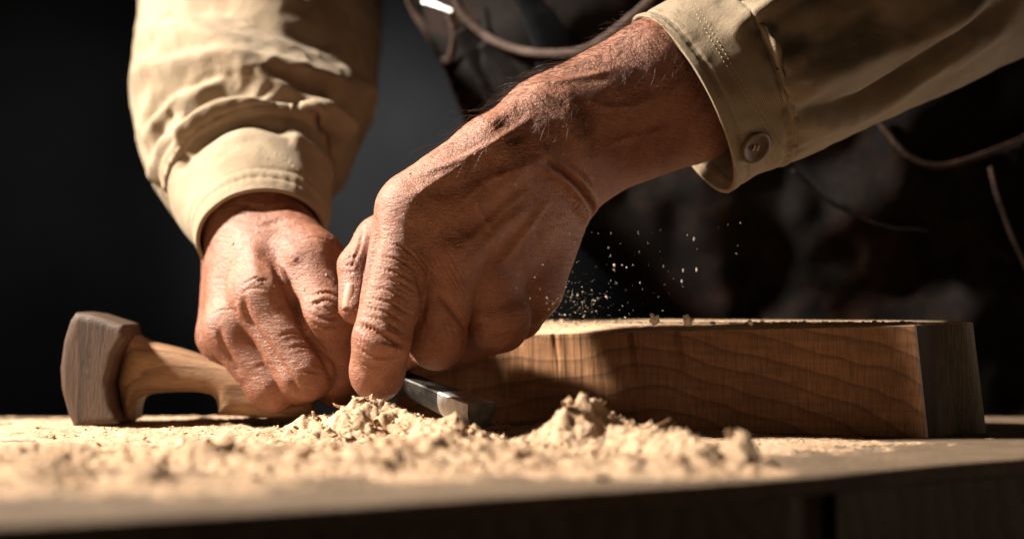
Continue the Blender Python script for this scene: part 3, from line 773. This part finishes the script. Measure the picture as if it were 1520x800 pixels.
def shirt_part(name, V, Fc, parent, th=.0013, off=-1):
    o = link(name, V, Fc, M['shirt'], parent); m = o.modifiers.new('s', 'SOLIDIFY'); m.thickness = th; m.offset = off; return o

# near sleeve (right of picture)
rs = [(1013, 155, 4.8, 147, .84), (1062, 129, 5.2, 143, .84), (1110, 112, 5.6, 142, .86), (1145, 96, 6.0, 146, .88), (1230, 52, 8, 150, .9), (1340, -6, 9.5, 158, .95), (1480, -80, 12, 165, 1), (1640, -160, 15, 165, 1), (1600, -330, 22, 165, 1), (1430, -560, 32, 165, 1)]
V, Fc, m_, n_ = sleeve(rs, 300, 330)
V0 = V.copy(); sk = Sculpt(V, Fc); sk.cloth = 1; st = sk.stroke
rows = np.repeat(np.arange(m_), n_); cuff_row = int(2.08 / (len(rs) - 1) * (m_ - 1))
# cuff details
for q, a, wd in [([(960, 40), (1000, 55), (1040, 45)], .05, .3), ([(985, 95), (1020, 100), (1060, 85)], .05, .3), ([(1010, 140), (1060, 150), (1090, 130)], .06, .35), ([(1050, 185), (1080, 178), (1110, 165)], -.05, .3), ([(960, 70), (1010, 75), (1050, 60)], -.06, .25), ([(1125, 225), (1150, 215), (1175, 212)], .05, .25)]: st(q, a, wd)
# gathers and long folds
for q, a, wd in [([(1075, 60), (1130, 20), (1200, -20)], .25, .55), ([(1150, 80), (1190, 62), (1250, 45), (1340, 18)], -.4, .85),
                 ([(1145, 155), (1210, 120), (1310, 75), (1410, 30), (1480, -10)], .42, .8), 
                 ([(1150, 161), (1210, 163), (1262, 155), (1320, 125), (1400, 72), (1510, -5)], -.5, .42), ([(1170, 185), (1240, 185), (1300, 160), (1390, 100), (1480, 40)], .22, .5),
                 ([(1060, 10), (1085, -5), (1110, -20)], -.08, .35), ([(1112, 60), (1160, 20), (1230, -20)], -.22, .35), ([(1125, 85), (1180, 52), (1260, 22)], -.2, .35), ([(1150, 130), (1200, 98), (1290, 62)], -.18, .32), ([(1165, 108), (1210, 88)], .1, .3),
                 ([(1330, 60), (1400, 15), (1460, -20)], -.25, .5), ([(1200, 60), (1270, 20), (1330, -10)], .2, .5), ([(1400, 110), (1450, 75), (1500, 40)], .15, .35), ([(1420, 70), (1460, 50), (1500, 20)], -.12, .3)]: st(q, a * 1.9, wd, .18)
r7 = np.random.default_rng(71)
for _ in range(46):
    x, y = r7.uniform(1060, 1420), r7.uniform(-10, 210); a = -.5 + r7.normal(0, .3); L_ = r7.uniform(30, 110); q = np.array([math.cos(a), math.sin(a)]); e = np.array([-q[1], q[0]]) * r7.normal(0, 10)
    st([(x, y), tuple(np.array([x, y]) + q * L_ / 2 + e), tuple(np.array([x, y]) + q * L_)], r7.choice([-1, 1]) * r7.uniform(.03, .085), r7.uniform(.1, .2), .4)
sk.V = relax(sk.V, m_, n_, 8); sk.refresh(); V = seams(sk.V, sk.N, m_, n_, cuff_row, (9, 12, cuff_row - 6, cuff_row - 9), 21, 22, .06); V += sk.N * (fbm(V, .35, 3) * .08 + crumple(V) * .05 * np.clip((rows - cuff_row) / 10, .25, 1))[:, None]; V = V0 + (V - V0) * np.clip(rows / 14, 0, 1)[:, None]
sk.V = V; sk.refresh(); RS = sk
sl = shirt_part('sleeve', *split_rows(tuck(V, sk.N, n_, cuff_row), Fc, n_, cuff_row - 5, m_ - 1), person)
cf = shirt_part('cuff', *split_rows(V + sk.N * .06, Fc, n_, 0, cuff_row + 1), person, .0022)
def stitches(S_, polys, parent, off=.03, gap=.24, ln=.15):
    parts = []
    for poly in polys:
        parts = []; L, _ = S_.land(poly, 3)
        if L is None: continue
        s = np.r_[0, np.cumsum(np.linalg.norm(np.diff(L, axis=0), axis=1))]
        for a in np.arange(0, s[-1] - ln, gap):
            q = np.array([[np.interp(a + t * ln, s, L[:, k]) for k in range(3)] for t in (0, .5, 1)])
            k = np.argmin(((S_.V - q[1]) ** 2).sum(1)); nn = S_.N[k]
            q = q + nn * off; q[0] -= nn * .04; q[2] -= nn * .04
            parts.append(tube(q, .02, 5))
        if parts: tag(link('stitching', *join(parts), M['thread'], parent), kind='stuff')
stitches(RS, [[(938, 44), (1000, 125), (1050, 195), (1102, 262)], [(1032, 6), (1086, 98), (1126, 160), (1176, 232)], [(1026, 10), (1080, 102), (1120, 164), (1168, 236)]], cf, .075)
# button
L, _ = RS.land([(1112, 214), (1124, 218)], 3); c = L.mean(0); k = np.argmin(((RS.V - c) ** 2).sum(1)); nn = RS.N[k]; c = RS.V[k] + nn * .1
def disc(c, nn, prof, n=32):
    u = np.cross(nn, [0, 0, 1.]); u /= np.linalg.norm(u); v = np.cross(nn, u); V = []; Fc = []
    for r, h in prof:
        for i in range(n): a = 2 * math.pi * i / n; V.append(c + nn * h + r * (math.cos(a) * u + math.sin(a) * v))
    for j in range(len(prof) - 1):
        for i in range(n): Fc.append((j * n + i, j * n + (i + 1) % n, (j + 1) * n + (i + 1) % n, (j + 1) * n + i))
    Fc.append(tuple(range((len(prof) - 1) * n, len(prof) * n))); Fc.append(tuple(range(n))[::-1]); return np.array(V), Fc, u, v
bV, bF, bu, bvv = disc(c, nn, [(.76, 0), (.83, .06), (.83, .14), (.76, .19), (.65, .17), (.54, .11), (.3, .09), (.1, .08)])
bt = recalc(link('button', bV, bF, M['button'], cf))
tp = []
for sgn in (-1, 1):
    q = c + nn * .12 + bu * .12 * sgn; tp.append(tube(np.array([q - bvv * .16 - nn * .05, q - bvv * .08 + nn * .03, q + bvv * .08 + nn * .03, q + bvv * .16 - nn * .05]), .035, 6))
link('thread', *join(tp), M['thread'], cf)

# far sleeve (left of picture)
ls = [(387, 352, 9.6, 95, .86), (383, 312, 11.8, 108, .88), (372, 272, 14.2, 122, .9), (366, 250, 15.5, 134, .95), (368, 205, 18.5, 160, 1), (374, 140, 23, 176, 1), (384, 70, 28, 178, 1), (388, 0, 33, 178, 1), (392, -100, 40, 180, 1), (396, -200, 46, 182, 1), (430, -350, 48, 180, 1), (500, -520, 46, 180, 1)]
V, Fc, m_, n_ = sleeve(ls, 300, 330)
sk = Sculpt(V, Fc); sk.cloth = 1; st = sk.stroke
cuff_row = int(2.6 / (len(ls) - 1) * (m_ - 1))
folds = [([(205, 70), (253, 47), (311, 63), (390, 100), (474, 121), (555, 152)], .75, .95), ([(232, 84), (295, 80), (353, 87), (406, 121), (480, 152)], -.6, .6),
         ([(196, 125), (243, 100), (306, 90), (358, 96), (402, 128), (465, 170), (520, 200)], .8, .75), ([(211, 194), (227, 157), (269, 126), (337, 116), (358, 114)], -.5, .5),
         ([(215, 212), (259, 158), (316, 127), (364, 106)], .45, .55), ([(270, 180), (322, 143), (364, 142), (410, 158), (450, 165)], -.55, .5),
         ([(262, 215), (276, 192), (316, 164), (364, 153), (416, 164), (466, 176), (510, 205)], .65, .6), ([(263, 256), (283, 222), (327, 192), (372, 180), (430, 195)], -.42, .5),
         ([(240, 25), (330, 12), (420, 40), (500, 70)], -.5, .9), ([(240, -10), (340, -20), (440, 0)], .5, 1.0), ([(228, 260), (240, 230), (250, 200)], .4, .5), ([(235, 225), (242, 190), (262, 170)], -.3, .4),
         ([(225, 300), (232, 320), (250, 350)], .45, .55), ([(240, 275), (246, 300), (262, 335)], -.3, .4), ([(460, 180), (500, 240), (505, 290)], -.3, .6), ([(430, 205), (470, 230), (490, 270)], .3, .5), ([(500, 110), (540, 150), (545, 190)], .3, .6)]
for q, a, wd in folds: st(q, a * 1.3, wd * 1.0, .07)
r7 = np.random.default_rng(72)
for _ in range(60):
    x, y = r7.uniform(200, 500), r7.uniform(0, 230); a = (x - 360) / 170 * .9 + r7.normal(0, .35); L_ = r7.uniform(30, 100); q = np.array([math.cos(a), math.sin(a)]); e = np.array([q[1], -q[0]]) * r7.uniform(2, 12)
    st([(x, y), tuple(np.array([x, y]) + q * L_ / 2 + e), tuple(np.array([x, y]) + q * L_)], r7.choice([-1, 1]) * r7.uniform(.05, .12), r7.uniform(.15, .26), .4)
for q, a in [([(290, 290), (320, 262), (370, 245), (430, 260)], -.06), ([(295, 310), (330, 275), (375, 262), (440, 285)], .05), ([(285, 275), (318, 248), (365, 230), (420, 240)], .06)]: st(q, a, .2)
sk.V = relax(sk.V, m_, n_, 6); sk.refresh(); V = seams(sk.V, sk.N, m_, n_, cuff_row, (10, 18, cuff_row - 8, cuff_row - 16), 15, 20, .06); V += sk.N * (fbm(V, .3, 3) * .10 + crumple(V + 40) * .12 * np.clip((np.repeat(np.arange(m_), n_) - cuff_row) / 10, .15, 1))[:, None]
sk.V = V; sk.refresh(); LS = sk
sl2 = shirt_part('sleeve', *split_rows(tuck(V, sk.N, n_, cuff_row), Fc, n_, cuff_row - 5, m_ - 1), person)
cf2 = shirt_part('cuff', *split_rows(V + sk.N * .06, Fc, n_, 0, cuff_row + 1), person, .0022)
stitches(LS, [[(286, 300), (293, 268), (318, 240), (362, 224), (414, 232), (450, 262)]], cf2, .075, .3, .2)

# --- apron, dark vest
ax0, ax1 = np.array([1450., 640.]), np.array([960., -150.])
def trunk_depth(x, y):
    d = (ax1 - ax0) / np.linalg.norm(ax1 - ax0); q = np.array([x, y]) - ax0; s = q[0] * d[1] * -1 + q[1] * d[0]
    return 31 - 8.5 * math.sqrt(max(0, 1 - min(1, (s / 420) ** 2)))
def sheet(name, poly, off, mt, parent, fold=.35, step=9, th=.002):
    px = np.array([p for p in poly], float); lo = px.min(0); hi = px.max(0)
    X = np.arange(lo[0], hi[0] + step, step); Y = np.arange(lo[1], hi[1] + step, step); ids = {}; V = []; Fc = []
    gx, gy = np.meshgrid(X, Y); sdm = poly2d(gx.ravel(), gy.ravel(), px).reshape(gx.shape)
    for j in range(len(Y)):
        for i in range(len(X)):
            if sdm[j, i] < step * .75: ids[(i, j)] = len(V); V.append((X[i], Y[j]))
    for j in range(len(Y) - 1):
        for i in range(len(X) - 1):
            q = [(i, j), (i, j + 1), (i + 1, j + 1), (i + 1, j)]
            if all(k in ids for k in q): Fc.append([ids[k] for k in q])
    V = np.array(V); 
    # pull border vertices on to the outline
    for _ in range(3):
        d = poly2d(V[:, 0], V[:, 1], px); e = .5
        g = np.stack([poly2d(V[:, 0] + e, V[:, 1], px) - d, poly2d(V[:, 0], V[:, 1] + e, px) - d], 1) / e
        out = d > 0; V[out] -= g[out] * d[out][:, None]
    nz = fbm(np.c_[V / 150, np.zeros(len(V))] + 3.1, 1, 3) * fold
    W = np.array([P(x, y, trunk_depth(x, y) + off + z) for (x, y), z in zip(V, nz)])
    o = link(name, W, Fc, mt, parent); m = o.modifiers.new('s', 'SOLIDIFY'); m.thickness = th; m.offset = 1
    return o
ap_poly = arc([(604, -60), (606, 0), (640, 60), (668, 110), (705, 190), (770, 280), (860, 365), (900, 405), (960, 455), (1015, 480), (1060, 520)]) + [(1120, 760), (1760, 760), (1760, 100), (1560, -140), (1100, -160)]
Vv, Fv = polygonise(lambda p: np.maximum(body_trunk(p) - .5, P(900, -120, 38)[2] * 0 + p[:, 2] - 46), (-26, 8, -26), (46, 62, 48), .9)
link('vest', Vv, Fv, M['cloth'], person)
apron = sheet('apron', ap_poly, -1.2, M['apron'], person, .9)
apron['label'] = 'dark worn leather apron with brown edges'
sheet('pocket', arc([(1120, 215), (1190, 262), (1240, 305), (1310, 338), (1380, 345)]) + [(1560, 420), (1700, 430), (1700, 170)] + arc([(1560, 190), (1480, 222), (1400, 246), (1350, 232), (1312, 190), (1290, 160)]), -1.9, M['apron'], apron, .9)
def strip(name, pts, off, wd, mt, parent, th=.18):
    s = spline([(a, b, 0) for a, b in pts], 10)[:, :2]; V = []; Fc = []
    W = np.array([P(x, y, trunk_depth(x, y) + off) for x, y in s]); T = np.gradient(W, axis=0); T /= np.linalg.norm(T, axis=1, keepdims=True)
    vw = np.array([0, 1, 0]); n = 10; jit = np.stack([fbm(W * 1.1 + 5 + 9 * k, 1, 3) for k in range(3)], 1) * .035; wd = wd * 1.2; th = th * .45
    for i in range(len(W)):
        sd_ = np.cross(T[i], vw); sd_ /= np.linalg.norm(sd_); dp = np.cross(sd_, T[i])
        for k in range(n): a = 2 * math.pi * k / n; V.append(W[i] + jit[i] + sd_ * math.copysign(abs(math.cos(a)) ** .6, math.cos(a)) * wd + dp * math.copysign(abs(math.sin(a)) ** .6, math.sin(a)) * th)
    for i in range(len(W) - 1):
        for k in range(n): Fc.append((i * n + k, i * n + (k + 1) % n, (i + 1) * n + (k + 1) % n, (i + 1) * n + k))
    Fc.append(tuple(range(n))); Fc.append(tuple(range((len(W) - 1) * n, len(W) * n))[::-1])
    return recalc(link(name, np.array(V), Fc, mt, parent))
strip('strap', [(668, -20), (692, 28), (735, 62), (790, 78), (860, 76), (905, 52), (960, 5), (990, -30)], -2.6, .2, M['leather'], apron)
strip('edge_binding', [(604, -30), (612, 10), (640, 58), (668, 108), (702, 190), (765, 278)], -1.7, .22, M['leather'], apron)
strip('strap', [(668, 22), (676, 55), (668, 85), (655, 92)], -2.4, .2, M['leather'], apron)
strip('strap', [(690, 40), (712, 80), (738, 135), (760, 190)], -2.0, .75, M['apron'], apron)
strip('strap', [(720, 60), (760, 110), (800, 150)], -2.2, .5, M['apron'], apron)
strip('edge_binding', [(1290, 160), (1312, 190), (1350, 232), (1400, 246), (1480, 222), (1540, 195)], -2.6, .13, M['leather'], apron, .1)
strip('seam', [(1470, 248), (1480, 290), (1500, 345), (1522, 395), (1540, 440)], -2.4, .09, M['leather'], apron, .08)
strip('seam', [(1175, 252), (1230, 298), (1310, 336), (1380, 344)], -2.9, .1, M['apron'], apron, .1)
strip('buckle_pin', [(628, 3), (650, 9), (672, 18)], -2.8, .12, M['bright'], apron, .1)
strip('vest_fold', [(788, -30), (808, 10), (826, 60), (835, 110)], -1.9, 1.2, M['cloth'], person, .6)

# ------------------------------------------------------------------ sawdust
def bpx(x, y): return B(x, y)[:2]
def edge_y(x): return np.interp(x, ed[:, 0], ed[:, 1])
piles = []    # centre px on bench, height cm, radius cm (x, y)
def mound(x, y, h, rx, ry): c = bpx(x, y); piles.append((c[0], c[1], h, rx, ry))
mound(500, 655, 1.35, 1.5, 1.6); mound(460, 650, 1.2, 1.0, 1.1); mound(560, 652, 1.35, 1.6, 1.6); mound(610, 655, .9, 1.5, 1.4); mound(655, 664, .62, 1.7, 1.5); mound(700, 664, .45, 1.4, 1.2)
mound(880, 668, .75, 1.1, 1.2); mound(905, 668, 1.0, 2.5, 1.6); mound(845, 670, 1.1, 1.6, 1.6); mound(965, 675, 1.05, 2.0, 2.0); mound(800, 672, .7, 1.5, 1.5); mound(1015, 680, 1.0, 1.5, 1.6)
mound(1100, 694, 1.25, .7, .9); mound(1060, 695, .8, 1.6, 1.3); mound(960, 700, .6, 3, 2); mound(700, 690, .35, 4, 2.5); mound(560, 690, .4, 3, 2)
mound(70, 716, .9, 1.4, 1.3); mound(215, 722, .9, .9, 1); mound(310, 694, .8, 2, 1.5); mound(20, 690, .5, 1.6, 1.5); mound(430, 695, .5, 2, 1.6); mound(120, 690, .4, 2, 1.4)
def build_dust():
    nx, ny = 900, 640
    u = np.linspace(0, 1, nx); v = np.linspace(0, 1, ny)
    X = -34 + 72 * u
    gx, gv = np.meshgrid(X, v); e = edge_y(gx) + .6
    gy = e + (17.2 - e) * gv
    p = np.stack([gx.ravel(), gy.ravel(), np.zeros(gx.size)], 1)
    f1 = fbm(p, .33, 4); f2 = fbm(p + 9, 1.5, 4, .6); rg = 1 - np.abs(fbm(p + 31, .9, 3))
    z = np.zeros(len(p)); lump = np.zeros(len(p))
    for cx, cy, h, rx, ry in piles:
        q = ((p[:, 0] - cx) / rx) ** 2 + ((p[:, 1] - cy) / ry) ** 2
        z += h * np.exp(-q * 1.1) * .8; lump += np.exp(-q * .6)
    lump = np.clip(lump, 0, 1)
    scr = proj(np.stack([p[:, 0], p[:, 1], 0 * p[:, 0]], 1))
    # the strewn field: dense to the left and in the middle, thin on the right and at the edge
    fld = np.exp(-((p[:, 0] + 6) / 17) ** 2) * np.clip((p[:, 1] - e.ravel() - 1.5) / 8, 0, 1) * np.clip((17 - p[:, 1]) / 3, .35, 1)
    fld = fld * np.clip((p[:, 1] - e.ravel() - 3) / 9, .0, 1) ** .7; lay = fld * (.15 + .28 * f1) + .05 * f2 * fld
    pr = p @ np.array([[.8, .6, 0], [-.6, .8, 0], [0, 0, 1.]]); bl = .5 * np.abs(fbm(p + 77, .7, 3, .5)) + .75 * np.abs(fbm(pr * np.array([.45, 1.5, 1]) + 5, 1.0, 4, .6)) ; z = z * (1 + .10 * f2 + .2 * f1) + lay + lump * (.05 * f2 + .42 * (bl - .35)) + .04 * f2 * (fld > .05) - .03
    z += np.clip(fbm(p + 51, 3.3, 3), -1, 1) * .07 * np.clip(fld + lump, 0, 1)
    t_ = np.clip(.12 + fld * .3 + lump, 0, 1)
    z = np.where(z > 0.012, z, -.05)
    return p[:, :2], z, gx.shape, t_
pd, zd, shp, den = build_dust()
def surf_z(x, y):
    v = (y - (edge_y(x) + .6)) / (17.2 - edge_y(x) - .6); u = (x + 34) / 72
    i = np.clip((u * (shp[1] - 1)).astype(int), 0, shp[1] - 1); j = np.clip((v * (shp[0] - 1)).astype(int), 0, shp[0] - 1)
    k = j * shp[1] + i; return np.maximum(zd[k], 0), den[k]
ids = np.arange(shp[0] * shp[1]).reshape(shp)
Fq = np.stack([ids[:-1, :-1], ids[:-1, 1:], ids[1:, 1:], ids[1:, :-1]], -1).reshape(-1, 4)
Fq = Fq[(zd[Fq] > 0).any(1)]; uu, inv = np.unique(Fq, return_inverse=True)
tag(link('sawdust', np.c_[pd, zd][uu], inv.reshape(-1, 4), M['dust']), 'pale sawdust heaped and strewn over the bench top', 'sawdust', kind='stuff')

def flakes(n, region, size, seed, name, label, mt, curl=.8, minden=0.0):
    r = np.random.default_rng(seed); Vs = []; Fs = []; k = 0; base = 0
    xs = r.uniform(region[0], region[1], n * 6); ys = r.uniform(region[2], region[3], n * 6)
    ok = (ys > edge_y(xs) + 1.0) & (ys < 17); xs, ys = xs[ok], ys[ok]
    z, dn = surf_z(xs, ys); ok = r.random(len(xs)) < np.clip(dn - minden, 0, 1) ** 1.5; xs, ys, z = xs[ok][:n], ys[ok][:n], z[ok][:n]
    for x, y, zz in zip(xs, ys, z):
        L = size * r.lognormal(0, .5); W = L * r.uniform(.25, .6); c = r.uniform(0, curl) * 3; a = r.uniform(0, 6.28); tl = r.normal(0, .45); tl2 = r.normal(0, .4)
        seg = 6; t = np.linspace(-.5, .5, seg + 1); R = L / max(c, .2)
        px = np.sin(t * max(c, .2)) * R; pz = (1 - np.cos(t * max(c, .2))) * R
        pts = []
        for s in (-1, 1):
            for th in (0, 1): pts.append(np.stack([px, np.full(seg + 1, s * W / 2), pz + th * (.008 + .025 * L)], 1))
        q = np.concatenate(pts); ca, sa = math.cos(tl), math.sin(tl); q = q @ np.array([[ca, 0, -sa], [0, 1, 0], [sa, 0, ca]])
        ca, sa = math.cos(tl2), math.sin(tl2); q = q @ np.array([[1, 0, 0], [0, ca, -sa], [0, sa, ca]])
        ca, sa = math.cos(a), math.sin(a); q = q @ np.array([[ca, -sa, 0], [sa, ca, 0], [0, 0, 1]])
        q += [x, y, zz + L * .12]; Vs.append(q); m = seg + 1
        A, Bb, Cc, D = (base + i * m + np.arange(m) for i in range(4))
        for i in range(seg):
            Fs += [(A[i], A[i + 1], Cc[i + 1], Cc[i]), (Bb[i], D[i], D[i + 1], Bb[i + 1]), (A[i], Bb[i], Bb[i + 1], A[i + 1]), (Cc[i], Cc[i + 1], D[i + 1], D[i])]
        Fs += [(A[0], Cc[0], D[0], Bb[0]), (A[-1], Bb[-1], D[-1], Cc[-1])]; base += 4 * m
    tag(link(name, np.vstack(Vs), np.array(Fs), mt), label, 'wood shavings', kind='stuff')
flakes(200, (-16, 14, -22, 9), .3, 11, 'wood_shavings', 'larger curled wood shavings lying on the sawdust heaps', M['shaving'], 1.7, .25)
flakes(45, (-13, 13, -16, 7), .5, 21, 'wood_shavings', 'thin curled ribbons of shaved wood on the heaps', M['shaving'], 1.5, .3)
flakes(4200, (-22, 16, -26, 12), .12, 3, 'wood_shavings', 'small curled wood shavings strewn through the sawdust', M['shaving'])
flakes(22000, (-24, 18, -28, 15), .05, 5, 'wood_crumbs', 'tiny wood crumbs scattered over the dusty bench', M['shaving'], .3)

# crumbs on the block, flying dust
def lump(c, r, seed, squash=(1, 1, 1)):
    bm = bmesh.new(); bmesh.ops.create_icosphere(bm, subdivisions=3, radius=1)
    V = np.array([v.co for v in bm.verts]); Fc = [tuple(v.index for v in f.verts) for f in bm.faces]; bm.free()
    V = V * (1 + .6 * fbm(V + seed * 3.7, 1.7, 4, .6))[:, None] * np.array(squash) * r; return V + c, Fc
for x, y, d, r, lb in [(972, 477, 3.5, .24, 'pale wood crumb on the block top, left one of three'), (1021, 473, 3.2, .21, 'rounded pale wood crumb on the block top, tallest of three'), (1114, 474, 2.6, .11, 'smallest pale wood crumb on the block top, farthest right')]:
    c = P(x, y, d); V, Fc = lump(c, r, x); V[:, 2] += 5.15 + .0 - V[:, 2].min() + .05
    tag(link('wood_crumb', V, Fc, M['pale']), lb, 'wood crumb', 'wood crumbs on the block')
parts = []
for i in range(1500):
    d = rng.uniform(.6, 4); L, = [rng.normal(0, 1, 2)]
    x = rng.uniform(800, 1345)
    c = P(x, 480, 4 + rng.uniform(0, 5)); 
    t = (c[0] - P(585, 600, 12.8)[0]) / (P(1357, 650, 0)[0] - P(585, 600, 12.8)[0]); yf = 12.8 * (1 - t); c[1] = yf + rng.uniform(1.0, 5); c[2] = np.interp(c[0], [P(585, 600, 12.8)[0], P(1357, 650, 0)[0]], [5.2, 5.33]) + .03
    parts.append(lump(c, rng.lognormal(-3.6, .5), i, (1, 1, .6)))
tag(link('block_dust', *join(parts), M['dust']), 'fine sawdust grains lying along the top of the block', 'sawdust', kind='stuff')
parts = []
for i in range(300):
    k = i % 10
    if k < 7: x, y = rng.normal(858, 30), rng.normal(452, 16)
    elif k < 9: x, y = rng.normal(900, 60), rng.normal(420, 36)
    else: x, y = rng.uniform(820, 1120), rng.uniform(330, 470)
    c = P(x, min(y, 474), rng.uniform(-4.5, -2.5)); r = rng.lognormal(-4.95, .6)
    v = np.array([.7, 0, -.7]) * rng.choice([-1, 1]) ; V, Fc = lump(np.zeros(3), r, i, (1, 1, 1)); V = V + np.outer((V @ np.array([.6, 0, -.8])), np.array([.6, 0, -.8])) * rng.uniform(0, 1.6); parts.append((V + c, Fc))
for x, y, r in [(1030, 355, .08), (1014, 402, .06), (1034, 400, .085), (1099, 331, .04), (1012, 417, .06), (930, 397, .04), (985, 395, .045), (950, 420, .035)]:
    V, Fc = lump(np.zeros(3), r, x, (.4, .4, .9)); parts.append((V + P(x, y, -2.8), Fc))
tag(link('flying_dust', *join(parts), M['pale']), 'fine pale wood dust flying up between wrist and block', 'flying dust', kind='stuff')
# wood dust clinging to the hands
parts = []
for fa, nn_, reg in ((RHF, 420, (500, 900, 200, 600)), (LHF, 160, (300, 520, 350, 610))):
    k = np.where(fa.front & (fa.p[:, 0] > reg[0]) & (fa.p[:, 0] < reg[1]) & (fa.p[:, 1] > reg[2]) & (fa.p[:, 1] < reg[3]))[0]
    for i in rng.choice(k, nn_): parts.append(lump(fa.V[i] + fa.N[i] * .01, rng.lognormal(-4.1, .4), i % 97))
tag(link('clinging_dust', *join(parts), M['shaving']), 'tiny pale dust specks clinging to the skin of both hands', 'dust specks', kind='stuff')
